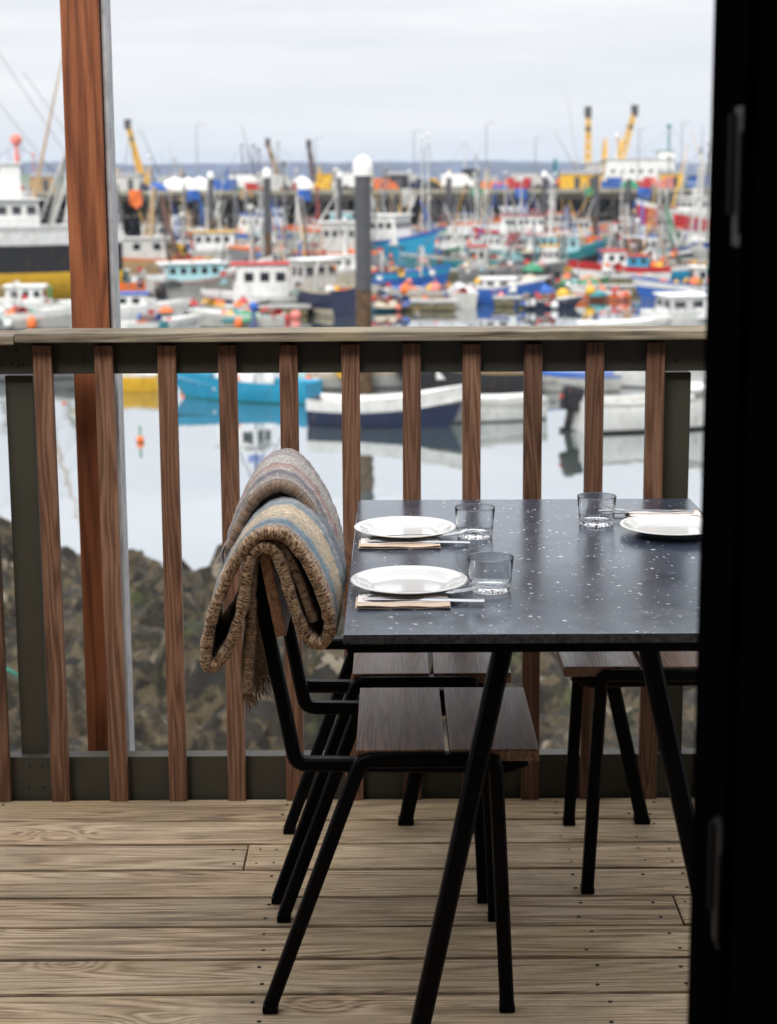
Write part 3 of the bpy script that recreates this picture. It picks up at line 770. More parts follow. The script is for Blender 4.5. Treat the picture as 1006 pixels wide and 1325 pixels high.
def add_derrick(root, p0, p1, c, r=.11):
    b = MB(); p0, p1 = Vector(p0), Vector(p1); d = (p1 - p0); a = d.normalized().orthogonal().normalized(); w_ = d.normalized().cross(a)
    k = [p0 + a * r * 1.4 * math.cos(t) + w_ * r * 1.4 * math.sin(t) for t in (0, 2.1, 4.2)]; e = [p1 + a * r * .7 * math.cos(t) + w_ * r * .7 * math.sin(t) for t in (0, 2.1, 4.2)]
    for i in range(3):
        b.tube([k[i], e[i]], r * .5, 4)
        for s in range(9):
            u, v = s / 9, (s + 1) / 9; b.tube([k[i].lerp(e[i], u), k[(i + 1) % 3].lerp(e[(i + 1) % 3], v)], r * .2, 3)
    b.box(p1, (r * 2.4, r * 2, r * 4), m=1); b.ball(p1 - d.normalized() * r * 6, r * 1.3, 8, 1)
    b.build('derrick', [paint(c), paint(DG)], root)
CLUT = [OR, OR, RD, WH, WH, BL, YE, PK, TE, GY, CR, BK, LB, GN, OW, BK, BR, NV, DG]
def clutter(root, L, B, z, seed, n=6, x0=-.45, x1=.35):
    rr = random.Random(seed)
    for i in range(int(n * 2.1)):
        x = L * rr.uniform(x0, x1); y = B * rr.uniform(-.38, .38); c = rr.choice(CLUT); t = rr.random(); b = MB()
        if t < .35:
            s = rr.uniform(.2, .42); b.box((0, 0, s * .45), (s * 1.9, s * 1.3, s * .9), Matrix.Rotation(rr.random() * 3, 3, 'Z'), bev=.04)
            b.box((0, 0, s * .93), (s * 1.7, s * 1.1, .05), m=1); b.build('fish_box', [paint(c), paint(DG)], root, (x, y, z))
        elif t < .6:
            r_ = rr.uniform(.18, .34); b.ball((0, 0, r_), r_, 10); b.tube([(0, 0, r_ * 1.9), (0, 0, r_ * 2.4)], r_ * .2, 6); b.build('buoy', paint(rr.choice([OR, PK, WH, OR, YE, RD])), root, (x, y, z))
        elif t < .8:
            rows = []; a = rr.uniform(.35, .8)
            for i_ in range(9):
                r2_ = a * (1 - (i_ / 8) ** 2) + .01
                rows.append([Vector((r2_ * math.cos(q * PI / 6) * (1 + .25 * rr.random()), r2_ * .8 * math.sin(q * PI / 6) * (1 + .25 * rr.random()), a * .75 * i_ / 8 * (.9 + .2 * rr.random()))) for q in range(13)])
                rows[-1][12] = rows[-1][0]
            b.grid(rows); b.build('net_heap', paint(rr.choice([TE, GN, OR, BK, BL, CR])), root, (x, y, z))
        elif t < .9:
            b.lathe([(.3, -.5), (.3, -.45), (.12, -.44), (.12, .44), (.3, .45), (.3, .5)], 12); b.lathe([(.22, -.4), (.22, .4)], 12, m=1)
            o = b.build('winch', [paint(rr.choice([GY, YE, RD, BL])), paint(BR)], root, (x, y, z + .35)); o.rotation_euler = (PI / 2, 0, rr.random())
        else:
            h = rr.uniform(.9, 2.2); b.tube([(0, 0, 0), (0, 0, h)], .03, 5); b.box((.14, 0, h - .15), (.3, .03, .22), m=1); b.build('marker_pole', [paint(GY), paint(rr.choice([RD, BK, OR, WH]))], root, (x, y, z))
def fenders(root, rows, H, seed, n=3, cols=(OR, WH, PK), side=None):
    rr = random.Random(seed)
    for i in range(n):
        k = rr.randrange(3, 14); sd = side or rr.choice((-1, 1)); x, y, z = rows[k][5]; r_ = rr.uniform(.14, .24); b = MB()
        b.ball((0, 0, 0), r_, 9, sq=rr.choice((1, 1.5))); b.tube([(0, 0, r_), (0, -sd * .06, z - H * .45 + .1)], .015, 4, 1)
        b.build('fender', [paint(rr.choice(cols)), m_wire], root, (x, sd * (y + r_ * .9), H * .45))
def rails(root, rows, k0, k1, h, c=GY, step=2):
    b = MB()
    for s in (-1, 1):
        pts = [Vector((r[6][0], s * r[6][1] * .96, r[6][2])) for r in rows[k0:k1 + 1]]
        up = Vector((0, 0, h)); b.tube([p + up for p in pts], .022, 4); b.tube([p + up * .5 for p in pts], .015, 4)
        for p in pts[::step]: b.tube([p, p + up], .018, 4)
    b.build('guard_rail', paint(c), root)
def boat(label, kind, px, py, L, yaw, B=None, H=None, cols=(BK, WH, WH, WH), dk=GY, house=None, mast=None, gan=None, der=(), cl=0, fd=0, rl=None, sheer=.7, rake=.4, open_=False, ob=False, seed=None, extra=None, cat='boat', z=WATER, drop=None, **kw):
    B = B or L * .32; H = H or L * .12
    p = at_z(px, py, WATER); sd = seed if seed is not None else len(boats) * 7 + 3
    root = empty(kind, (p.x, p.y, z), R(yaw), label, cat, 'boats moored in the harbour')
    boats.append(root); root.rotation_euler[0] = R(random.Random(sd).uniform(-1.2, 1.2))
    rows = hull_only(root, L, B, H, cols, rake, sheer, **kw)
    drop = drop if drop is not None else (H * .55 if open_ else .28)
    deck_mesh(root, rows, drop, dk, 'floor_boards' if open_ else 'deck')
    dz = H - drop
    if open_:
        for t in (-.22, .02, .24):
            b = MB(); r_ = rows[int((t + .5) * 20)]; b.box((L * t, 0, H * .78), (.24, r_[5][1] * 1.86, .04), bev=.01); b.build('thwart', paint(dk), root)
    if house:
        hs = house if isinstance(house[0], (list, tuple)) else [house]
        zc = dz
        for (f, l, w_, h, c, rc, nw) in hs: add_house(root, L * f, dz, l, B * w_, h, c, rc, nw)
    if mast:
        for (f, z0, h, c, cr) in (mast if isinstance(mast[0], (list, tuple)) else [mast]):
            add_mast(root, L * f, dz + z0, h, c, .055 + .005 * L, cr, [(L * .3, 0), (-L * .28, 0), (-.3, B * .4), (-.3, -B * .4)])
    if gan:
        for (f, w_, h, c, ln) in (gan if isinstance(gan[0], (list, tuple)) else [gan]): add_gantry(root, L * f, dz, B * w_, h, c, .04 + .004 * L, ln)
    for d in der: add_derrick(root, *d)
    if L > 6 and cl:
        rr = random.Random(sd + 50)
        for q in range(rr.choice((2, 3, 4))):
            b = MB(); x0 = L * rr.uniform(-.4, .3); y0 = B * rr.uniform(-.35, .35); hh = L * rr.uniform(.35, .75)
            b.tube([(x0, y0, dz), (x0 + rr.uniform(-.28, .28) * L, y0 + rr.uniform(-.3, .3) * B, dz + hh)], .05 + .004 * L, 5, r2=.03)
            b.build('boom', paint(rr.choice((WH, GY, TN, YE, BK, OW, BL))), root)
        b = MB()
        for q in range(5):
            x0 = L * rr.uniform(-.3, .2); b.tube([(x0, 0, dz + L * rr.uniform(.25, .6)), (x0 + L * rr.uniform(-.4, .4), B * rr.choice((-.4, .4)), dz + .4)], .022, 3)
        b.build('rigging', m_wire, root)
    if cl: clutter(root, L, B, dz, sd, cl)
    if fd: fenders(root, rows, H, sd + 1, fd)
    if rl: rails(root, rows, rl[0], rl[1], rl[2])
    if ob:
        b = MB(); b.box((0, 0, .50), (.62, .40, .74), bev=.14); b.box((.05, 0, .0), (.22, .14, .9), bev=.04); b.box((.08, 0, -.42), (.5, .08, .1)); b.lathe([(.02, -.02), (.14, 0), (.02, .02)], 10, (.08, 0, -.55))
        o = b.build('outboard_motor', paint(BK, .25), root, (-L / 2 - .28, 0, H * .55)); o.rotation_euler = (0, R(12), 0)
        b = MB(); b.box((-.316, 0, .5), (.02, .2, .12), bev=.005); b.build('engine_badge', paint(RD), o)
    if extra: extra(root, rows, dz, L, B, H)
    return root
# ------------------------------------------------------------------ boats by the deck
C = lambda *a: a
boat('small navy open boat with white gunwale, moored right behind the railing', 'rowing_boat', 494, 549, 4.1, -14, 1.8, .70, C(NV, NV, WH, WH), WH, open_=True, sheer=1.1, rake=.35, fd=0, bandz=.58)
boat('turquoise boat with blue gunwale and blue mast, left of the navy rowing boat', 'fishing_boat', 322, 517, 4.6, 160, 1.7, .62, C(TE, CY, CY, CY), WH, house=(.05, 1.5, .7, 1.2, WH, WH, 2), mast=(-.05, .2, 2.4, BL, .3), sheer=.9, rake=.5, cl=3, fd=1, seed=5)
boat('plain yellow boat seen between the balusters right of the timber post', 'rowing_boat', 160, 505, 2.5, 176, 1.3, .58, C(YE, YE, YE, WH), GY, open_=True)
boat('small white open boat lying stern on beside the navy rowing boat', 'rowing_boat', 632, 543, 3.3, 200, 1.5, .62, C(GY, WH, OW, WH), OW, open_=True)
boat('white speedboat with pink stripe and black outboard engine', 'motor_boat', 868, 552, 5.6, 13, 2.0, .80, C(BK, WH, WH, OW), WH, house=(.08, 1.5, .7, .55, WH, WH, 2), rake=.9, sheer=1.0, ob=True, rl=(12, 19, .35), cat='motor boat', transom=.95)
boat('dark green boat with tan rubbing strip behind the white open boat', 'fishing_boat', 612, 505, 4.4, 174, 1.9, .72, C(BK, BK, BK, TN), CR, house=(.1, 1.5, .7, 1.3, WH, WH, 2))
boat('grey dinghy with blue gunwale, half hidden behind the third baluster from the right', 'rowing_boat', 742, 505, 3.0, 186, 1.4, .5, C(GY, OW, OW, BL), GY, open_=True)
boat('long cream boat with red hatch covers behind the navy rowing boat', 'fishing_boat', 470, 500, 5.4, 4, 2, .62, C(GY, OW, CR, WH), CR, cl=5, fd=2, seed=31)
boat('white cabin boat behind the right end of the table', 'motor_boat', 880, 500, 5.2, 175, 2, .8, C(GY, WH, OW, WH), OW, house=(.0, 2.2, .75, 1.0, WH, WH, 3), cat='motor boat', rl=(1, 7, .5))
boat('grey hulled boat far left behind the yellow boat', 'rowing_boat', 30, 490, 4.2, 8, 1.6, .6, C(DG, GY, GY, WH), OL, open_=True, cl=2)
# ------------------------------------------------------------------ boats just above the handrail
boat('low white boat with orange boxes, in front of the navy and white wheelhouse boat', 'fishing_boat', 313, 424, 4.1, 178, 1.6, .62, C(BK, OW, OW, WH), CR, cl=5, fd=1, seed=11)
boat('navy hulled boat with big white wheelhouse and red deck edge', 'fishing_boat', 340, 400, 5.6, 188, 2.3, .75, C(NV, NV, WH, WH), RD, house=((.02, 3.0, .86, 2.0, WH, RD, 3), (-.3, 1.0, .5, 1.3, WH, WH, 0)), mast=(.1, 2.0, 3.0, OW, .5), cl=3, fd=1)
boat('navy boat lying stern on with cream bottom, left of the big pile', 'fishing_boat', 420, 405, 5.8, 120, 2.7, 1.35, C(CR, NV, NV, CR), TN, house=(.2, 1.8, .8, 1.7, OW, WH, 2), gan=(-.2, .9, 1.8, OW, 0), cl=5, rl=(0, 8, .8), lowz=.3)
boat('white dinghy with black seats, lowest left of the stack of white dinghies', 'rowing_boat', 205, 431, 3.4, 25, 1.5, .55, C(GY, WH, WH, WH), BK, open_=True, cl=3)
boat('white boat with blue canopy beside the timber post', 'motor_boat', 178, 414, 4.4, 8, 1.8, .7, C(GY, WH, WH, WH), OW, house=(-.05, 1.6, .8, .9, WH, BL, 2), cl=2, cat='motor boat')
boat('white skiff with grey gunwale below the light blue wheelhouse boat', 'rowing_boat', 268, 411, 4.2, 172, 1.6, .6, C(DG, WH, WH, GY), OW, open_=True, cl=4, seed=44)
boat('white open boat with red and blue gear at the lower left corner of the harbour', 'fishing_boat', 22, 426, 5.2, 5, 1.9, .75, C(GY, OW, WH, WH), OW, cl=7, fd=3, seed=71)
boat('white cabin boat in front of the black and yellow trawler', 'motor_boat', 40, 408, 5.0, 183, 1.9, .7, C(GY, WH, WH, WH), WH, house=(.05, 2.0, .8, 1.1, WH, WH, 3), cl=3, cat='motor boat', rl=(12, 18, .5))
boat('pale grey hulled boat with light blue wheelhouse and dark red stripe', 'fishing_boat', 268, 394, 6.6, 22, 2.4, 1.5, C(GY, OW, RD, WH), OW, house=((-.12, 3.4, .85, 1.15, LB, WH, 5), (-.3, 1.3, .6, 1.1, WH, WH, 0)), mast=(-.2, 2.2, 1.6, OW, .5), sheer=1.1, bandz=.86, cl=2, fd=2, rl=(13, 19, .6))
boat('orange sponsoned work boat with teal covers beside the timber post', 'work_boat', 190, 383, 5.2, 4, 2.2, .85, C(GY, OR, OR, OR), TE, cl=8, seed=21, house=(-.3, 1.1, .5, 1.0, TE, WH, 1))
boat('tan hulled trawler with white shelter and tall bare spars right of the timber post', 'trawler', 178, 357, 10, 184, 3.4, 1.25, C(BR, TN, TN, OR), TN, house=((.02, 5.2, .85, 1.8, OW, WH, 3),), gan=((.1, .9, 5.8, GY, .06), (-.1, .8, 5.6, TN, -.08), (-.32, .9, 4.8, BR, .25)), cl=8, cat='trawler', fd=2)
boat('white boat with yellow roof and orange dinghy behind the light blue wheelhouse', 'fishing_boat', 285, 345, 8.5, 10, 3, 1.4, C(DG, WH, OW, WH), CR, house=((-.05, 3.4, .8, 1.7, WH, YE, 4),), mast=(-.12, 1.4, 3.6, OW, .8), gan=(-.36, .8, 3, GY, 0), cl=7, seed=12, fd=2)
boat('grey trawler with bright orange rail and cluttered steel gantries', 'trawler', 398, 348, 12, 172, 4.0, 1.35, C(DG, GY, GY, OR), GY, house=((-.22, 3.0, .7, 2.6, OW, WH, 4),), gan=((.28, .8, 5.0, GY, 0), (.0, .8, 4.6, OW, .12), (-.42, .9, 4.2, GY, -.1)), mast=((.15, .2, 7, GY, 1.2), (-.2, 2, 4.6, OW, .9)), cl=14, cat='trawler', fd=4, seed=17, sheer=.5)
boat('cream boat with red and white gear between the navy stern and the orange railed trawler', 'fishing_boat', 395, 376, 6.4, 6, 2.3, .95, C(GY, CR, CR, OW), CR, house=((-.05, 2.6, .8, 1.1, CR, OW, 3),), cl=8, seed=91, fd=3)
boat('white cabin boat with blue stripe immediately left of the big pile', 'motor_boat', 447, 366, 5.2, 185, 2.2, .9, C(BL, WH, BL, WH), WH, house=((.0, 2.4, .8, 1.2, WH, WH, 3),), mast=(0, 1.2, 2.4, WH, .4), cat='motor boat', cl=3)
boat('bright blue and cyan trawler with tall white wheelhouse right of the big pile', 'trawler', 506, 345, 7.4, -28, 3.0, 2.1, C(BL, CY, CY, BL), OW, house=((-.05, 3.4, .9, 2.3, WH, WH, 4), (-.05, 1.6, .5, 1.2, WH, BL, 2)), mast=(-.05, 3.6, 2.4, GY, .8), cat='trawler', fd=4, cl=3, sheer=.6)
boat('deep blue boat with pale tubular deck frame and pink buoys', 'fishing_boat', 520, 372, 5.6, 8, 2.3, 1.0, C(BL, BL, CY, BL), BL, gan=((.2, .85, 1.9, OW, .1), (-.25, .85, 1.6, OW, 0)), cl=9, fd=3, seed=8, rl=(2, 17, .8))
boat('tan open boat with long blue box and red tub, above the handrail centre', 'work_boat', 533, 392, 5.0, 180, 2.0, .75, C(OL, TN, OW, OW), WH, cl=11, seed=61, fd=2)
boat('small white dinghy lying stern on beside the blue and white boat', 'rowing_boat', 598, 396, 3.0, 95, 1.6, .8, C(BK, OW, WH, WH), TE, open_=True, cl=2, seed=62)
boat('royal blue hulled boat with low white cabin, above the handrail', 'fishing_boat', 645, 392, 4.3, 4, 1.8, .95, C(BL, BL, BL, WH), OW, house=((.0, 1.9, .85, .7, WH, WH, 2),), cl=6, seed=63, fd=1)
boat('white topped boat with black bottom and tan side behind the thin pile', 'fishing_boat', 588, 329, 9, 3, 2.8, 1.1, C(BK, TN, WH, WH), OW, house=((.05, 3, .7, 1.1, OW, WH, 3),), cl=4, fd=1)
boat('low dark green boat with grey deck gear, centre of the harbour', 'work_boat', 590, 350, 7.5, 176, 2.6, .9, C(BK, TE, TE, OW), TE, cl=12, seed=77, gan=(-.3, .8, 1.8, GY, 0), fd=2)
boat('cluttered grey boat with green nets and red flags, centre right', 'work_boat', 660, 360, 7.2, 5, 2.6, .85, C(OL, GY, GY, OW), GY, cl=15, seed=78, house=((-.32, 1.3, .6, 1.7, OW, RD, 2),), mast=(0, 0, 3.4, GY, .7), fd=2)
boat('white and red boat with tall cream A-shaped mast', 'trawler', 625, 315, 7.6, -14, 3, 1.9, C(GY, RD, WH, WH), OW, gan=((.02, .95, 6.4, CR, .05), (-.05, .6, 6.2, OW, -.1)), mast=(-.1, .2, 8.6, WH, .7), cat='trawler', fd=3, lowz=.3)
boat('red hulled trawler with long white wheelhouse and row of dark windows', 'trawler', 678, 322, 9.5, 174, 3.2, 1.7, C(RD, RD, RD, WH), RD, house=((.02, 4.4, .8, 1.9, WH, RD, 6),), mast=((.2, 1.9, 4.2, OW, .8), (-.3, 0, 5.2, WH, .6)), cat='trawler', cl=4, fd=3)
boat('pale blue boat with white bow between the two red boats and the teal one', 'fishing_boat', 690, 338, 5.2, 200, 2.1, 1.0, C(GY, LB, WH, WH), LB, house=((.0, 1.9, .75, 1.3, WH, LB, 2),), cl=4)
boat('teal and black fishing boat with pale blue and white wheelhouse', 'fishing_boat', 733, 350, 6.4, 24, 2.4, 1.3, C(BK, BK, TE, TE), CR, house=((-.12, 2.9, .85, 1.6, LB, WH, 4),), mast=((-.22, 1.6, 4.4, WH, .7),), cl=3, fd=2, sheer=1.3)
boat('white bowed boat with crimson gunwale and blue cabin window', 'fishing_boat', 806, 364, 6.3, 182, 2.4, 1.0, C(BL, WH, RD, RD), RD, house=((.12, 1.7, .85, 1.35, WH, RD, 2), (-.12, 1.7, .8, 1.0, CY, RD, 2)), cl=9, seed=101, fd=4)
boat('cobalt blue work boat with white lettering strip beside the black door', 'work_boat', 882, 388, 4.8, 184, 2.2, .95, C(BL, BL, WH, BL), BL, cl=9, seed=102, house=((-.2, 1.0, .5, 1.2, OW, WH, 1),), fd=3)
boat('small white ferry like boat with dark windows at lower right of the harbour', 'motor_boat', 886, 424, 3.8, 12, 2.2, .8, C(GY, WH, WH, WH), WH, house=((0, 2.2, .9, 1.0, WH, WH, 2),), cat='motor boat', cl=3, seed=103, rl=(0, 19, .5))
boat('low white raft like boat just above the handrail, left of the white ferry like boat', 'rowing_boat', 800, 428, 3.8, 2, 1.5, .4, C(OW, WH, WH, WH), WH, open_=True)
boat('crimson and white trawler with high flared bow at the right', 'trawler', 893, 322, 13, 212, 4.6, 3.2, C(WH, WH, RD, WH), OW, house=((-.1, 4, .75, 2.2, WH, WH, 4),), mast=((-.1, 2.0, 4, WH, 1),), gan=((.0, .7, 6, OW, -.05),), cat='trawler', lowz=.45, bandz=.52, sheer=.8, cl=2, rl=(11, 19, .8))
boat('white and pink boat with round roofed cabin under the crimson trawler', 'fishing_boat', 858, 330, 7, 188, 2.6, 1.0, C(GY, OW, PK, WH), OW, house=((.0, 2.9, .85, 1.7, OW, PK, 4),), cl=4)
boat('boat with blue A-shaped frame and red topped funnel', 'trawler', 833, 338, 7.5, 10, 2.8, 1.0, C(BK, GY, BL, OW), GY, gan=((-.1, .95, 4.4, BL, .05), (.15, .8, 5.4, OW, .1), (.3, .9, 4.0, GN, -.15)), house=((.28, 1.2, .55, 3.8, OW, RD, 1),), cat='trawler', cl=6, seed=66)
boat('orange decked boat with white box cabin left of the blue framed boat', 'fishing_boat', 790, 336, 7.4, 177, 2.6, 1.0, C(NV, BL, OW, OR), OR, house=((-.2, 1.6, .6, 2.8, OW, WH, 1), (.2, 1.4, .6, 1.2, OR, OR, 1)), cl=6)
boat('cluttered boat with coral coloured nets below the crimson trawler', 'work_boat', 870, 360, 6.5, 5, 2.5, .9, C(BL, CY, WH, OW), PK, cl=16, seed=202, gan=((-.2, .85, 2.0, GY, 0),), fd=3)
boat('white boat with rust streaked rail beneath the yellow ended far ship', 'trawler', 735, 308, 10, 4, 3.2, 1.3, C(GY, OW, OR, OW), GY, house=((-.1, 3.6, .7, 1.9, OW, OR, 4),), mast=((.2, .2, 5, GY, 1),), gan=((-.38, .8, 3.6, GY, 0),), cat='trawler', cl=7, seed=301)
boat('purple blue boat with two tall white masts in front of the quay', 'trawler', 556, 316, 8, 174, 2.8, 1.2, C(NV, BL, OW, BL), OW, mast=((.1, 0, 10.4, WH, .8), (.02, 0, 10.8, WH, .5)), gan=((-.1, .9, 3.8, BL, .45),), cat='trawler', cl=6, seed=302, fd=3)
boat('white trawler with blue roofed wheelhouse left of the tallest quay masts', 'trawler', 318, 318, 11, 168, 3.4, 1.4, C(NV, OW, BL, OW), OW, house=((-.1, 3.2, .7, 2.2, WH, BL, 4),), mast=((.1, .2, 6.4, GY, 1.2), (-.15, 2.0, 4.4, OW, 1)), gan=((.35, .8, 3.6, OW, -.4), (-.4, .9, 4, BL, .3)), cat='trawler', cl=8, seed=303, fd=4)
boat('white fishing boat with rust red trim beyond the orange railed trawler', 'trawler', 372, 312, 12, 6, 3.6, 1.7, C(GY, OW, OR, OR), OW, house=((-.15, 3.6, .75, 2.4, WH, OW, 4), (.2, 2, .5, 1.2, OW, RD, 2)), mast=((.1, .2, 6.4, OW, 1.2), (.3, 0, 4.6, RD, .8)), gan=((-.4, .9, 4.6, GY, 0),), cat='trawler', cl=9, seed=304)
boat('grey and blue boat hidden behind the light blue wheelhouse, under the white tents', 'fishing_boat', 240, 314, 9, 178, 3, 1.2, C(BK, NV, OW, WH), GY, house=((.05, 2.2, .7, 2.0, WH, WH, 3),), mast=((0, 1.8, 3.4, OW, .8),), gan=((-.3, .8, 3.6, BL, .2),), cl=8, seed=305)
boat('white boat with navy stripe right of the big pile, beneath the quay', 'motor_boat', 665, 300, 9.5, 4, 3, 1.6, C(GY, WH, NV, WH), WH, house=((.0, 3.6, .75, 1.9, WH, WH, 5),), mast=((.1, 1.8, 3.8, WH, .6),), cat='motor boat', cl=3)
boat('rusty orange and white trawler under the quay left of the thin pile', 'trawler', 452, 316, 9.5, 184, 3.2, 1.5, C(RD, OW, OR, WH), CR, house=((.1, 2.6, .7, 2.2, LB, WH, 3),), mast=((-.1, .2, 5.6, GY, 1.0),), gan=((-.35, .9, 4.2, OW, .2),), cat='trawler', cl=9, seed=306)
boat('white and black trawler with tall white masts and rigging at the right edge', 'trawler', 918, 345, 8, 100, 3.2, 1.6, C(GY, OW, OW, WH), OW, mast=((.0, .0, 9.0, WH, 1.0), (.1, 0, 8.4, OW, .8)), gan=((-.2, .9, 6.8, OW, .12), (.1, .9, 6.4, OW, -.12)), cat='trawler', cl=5, seed=307)
boat('large white trawler with black band and bright yellow lower hull at the far left', 'trawler', -85, 389, 22, 203, 6.2, 4.3, C(YE, BK, WH, WH), OW, house=((-.08, 8.5, .8, 1.9, WH, WH, 9), (-.02, 3.2, .5, 3.4, OW, WH, 3), (-.2, 1.6, .4, 4.0, WH, WH, 0)), gan=((-.02, .5, 5.6, OW, .1), (-.12, .5, 4.8, WH, 0), (-.34, .7, 5.6, OW, -.25)), mast=((-.24, 1.0, 4.4, PK, .7),), cat='trawler', lowz=.38, bandz=.76, sheer=.35, cl=4, fd=0, rl=(1, 18, .9), transom=.8)

# more boats filling the middle rows
for i, (lb, px, py, L, yaw, cs, hc, rc, mh) in enumerate((
    ('small green and white boat behind the low dark green work boat', 545, 338, 6, 10, (GN, OW, GN, WH), WH, GN, 3.5),
    ('grey boat with orange deck house between the two blue boats and the quay', 480, 326, 7, 185, (DG, GY, OW, OR), OR, WH, 4.4),
    ('pale boat with tan roof just left of the slim uncapped pile', 762, 318, 7, 6, (BK, OW, TN, WH), OW, TN, 4.0),
    ('dark blue boat with red roof behind the orange decked boat', 815, 318, 8, 176, (NV, NV, OW, RD), WH, RD, 5.0),
    ('white boat with black stripe behind the cluttered coral netted boat', 848, 346, 6, 8, (GY, WH, BK, WH), WH, BL, 3.6),
    ('brown wooden boat with cream house, behind the white and pink boat', 842, 312, 8, 5, (BR, BR, CR, CR), CR, BR, 5.6),
    ('low white boat with red stripe in front of the grey orange railed trawler', 352, 360, 5, 184, (GY, WH, RD, WH), OW, OW, 2.6),
    ('small black boat with yellow wheelhouse beside the tan trawler', 226, 352, 5, 12, (BK, BK, YE, YE), YE, WH, 3.2),
    ('navy and cream boat under the orange crates of the quay', 520, 308, 8, 4, (NV, NV, CR, OW), OW, NV, 5.2),
    ('white boat with teal stripe between the red hulled trawler and its neighbour', 640, 336, 6, 182, (BK, OW, TE, WH), WH, TE, 3.8),
    ('light grey boat with pink deck house next to the leftmost capped pile', 262, 332, 6, 8, (DG, GY, OW, PK), PK, WH, 4.4),
    ('black hulled boat with white rail beneath the left end of the white tents', 210, 330, 8, 172, (BK, BK, BK, WH), OW, GY, 6.2),
    ('blue and orange boat directly under the dark hooded ship', 610, 301, 9, 6, (BL, BL, OR, OR), OW, BL, 5.4),
    ('white and brown boat under the right end of the quay', 875, 303, 9, 176, (BR, OW, OW, BR), WH, BR, 6.4),
    ('red boat with grey house beneath the coral netted far crates', 708, 303, 8, 5, (RD, RD, OW, RD), GY, RD, 5.0),
    ('pale blue boat behind the pile nearest the white wheelhouse boat', 336, 334, 7, 4, (BK, LB, OW, WH), WH, LB, 4.6),
    ('small yellow and white boat left of the row of yellow buoys', 700, 358, 4.4, 186, (GY, OW, YE, YE), WH, YE, 2.4),
    ('white boat with brown cabin in front of the blue framed boat', 815, 350, 4.6, 4, (GY, WH, OW, WH), BR, WH, 2.4))):
    mh *= 1.3
    boat(lb, 'fishing_boat', px, py, L, yaw, L * .34, L * .15, cs, GY, house=((-.12 + .2 * (i % 2), L * .3, .7, 1.5 + .3 * (i % 3), hc, rc, 3),), mast=((.12, .2, mh, (OW, GY, WH)[i % 3], .8), (-.3, 0, mh * .8, (GY, TN, BK)[i % 3], .5)), gan=((-.4, .85, 2.2 + .5 * (i % 3), (GY, OW, BL, TN)[i % 4], .1 * (i % 3 - 1)),), cl=8, seed=900 + i * 3, fd=3)
for i, (lb, px, py, L, yaw, cs, dk_) in enumerate((
    ('small turquoise skiff full of gear just right of the thickest pile', 502, 402, 2.6, 10, (TE, CY, CY, WH), GY),
    ('small red skiff between the tan open boat and the white dinghy', 572, 386, 2.8, 170, (GY, RD, RD, WH), OW),
    ('grey inflatable with orange gear behind the royal blue boat', 628, 378, 3.4, 5, (DG, GY, GY, GY), OR),
    ('white skiff with teal gunwale near the large cream buoy', 676, 383, 3.0, 176, (GY, WH, WH, TE), OW),
    ('navy skiff with white rim left of the yellow buoys', 712, 399, 2.8, 12, (NV, NV, NV, WH), OW),
    ('small orange and white skiff in front of the pale pontoon', 782, 388, 3.0, 184, (GY, OR, WH, WH), OW),
    ('small green skiff at the left end of the pale pontoon', 752, 372, 3.0, 8, (BK, GN, GN, OW), TN),
    ('white skiff with pink gear above the cream boat, left of the thickest pile', 428, 388, 3.6, 186, (GY, WH, OW, PK), OW),
    ('black inflatable with yellow gear in front of the navy and white wheelhouse boat', 300, 408, 3.0, 8, (BK, BK, BK, DG), YE),
    ('small cyan skiff right of the timber post behind the white boats', 168, 398, 3.2, 178, (GY, CY, WH, WH), OW))):
    boat(lb, 'skiff', px, py, L, yaw, L * .4, L * .17, cs, dk_, open_=True, cl=6, seed=1500 + i * 5, fd=2, ob=(i % 3 == 0), cat='skiff')
# ships moored beyond the quay
def far_ship(label, px, L, yaw, cols, house, der, gan, mast, H=4.6, cl=6, seed=1, py=291):
    return boat(label, 'beam_trawler', px, py, L, yaw, L * .26, H, cols, OW, house=house, der=der, gan=gan, mast=mast, cat='beam trawler', cl=cl, seed=seed, sheer=.3, rl=(2, 18, 1.0), lowz=.3)
far_ship('huge white beam trawler with two upright yellow derricks behind the quay', 800, 22, 181, C(GY, YE, YE, GN), ((-.12, 11, .7, 5.6, WH, WH, 7), (.16, 4.5, .6, 5.0, OW, WH, 4), (-.30, 3, .5, 6.8, WH, GN, 2)), (((4.6, -1.6, 3.5), (4.6, -2.2, 17.0), YE, .42), ((.2, -1.6, 7.5), (-2.6, -2.6, 17.2), YE, .42)), ((.10, .7, 8.6, YE, 0), (.0, .7, 8.6, YE, 0), (.42, .7, 5.6, TE, .1)), ((-.34, 5.0, 5.4, TE, 1.4), (.02, 5.0, 4.0, WH, 1.0)))
far_ship('beam trawler with ochre winches and one leaning derrick behind the tan trawler', 195, 17, 176, C(RD, BL, YE, OW), ((-.2, 4, .7, 3.4, OW, WH, 3), (.1, 3, .6, 3.6, YE, YE, 0)), (((.4, -1, 3.5), (3.6, -1.6, 16.0), YE, .40),), ((.32, .9, 4.6, YE, -.1), (-.02, .8, 4.9, YE, .05), (-.34, .7, 4.6, TN, .1)), ((-.25, 3.2, 3.0, OW, .8),), seed=5)
far_ship('beam trawler with ochre gantry and two thin derricks behind the orange railed trawler', 388, 16, 4, C(RD, OW, OW, OW), ((-.3, 3.6, .7, 3.4, WH, RD, 3), (.26, 3.0, .6, 3.6, YE, YE, 2)), (((-2.2, -1, 3.5), (-4.8, -1.4, 12.8), TN, .34), ((2.8, -1, 3.5), (1.6, -1.4, 12.6), BR, .34)), ((.2, .9, 4.8, YE, 0), (-.05, .8, 4.2, OW, .1)), ((-.44, 2.6, 5.4, GY, 1.0), (-.2, 2.8, 5.8, OW, 1.0)), seed=6)
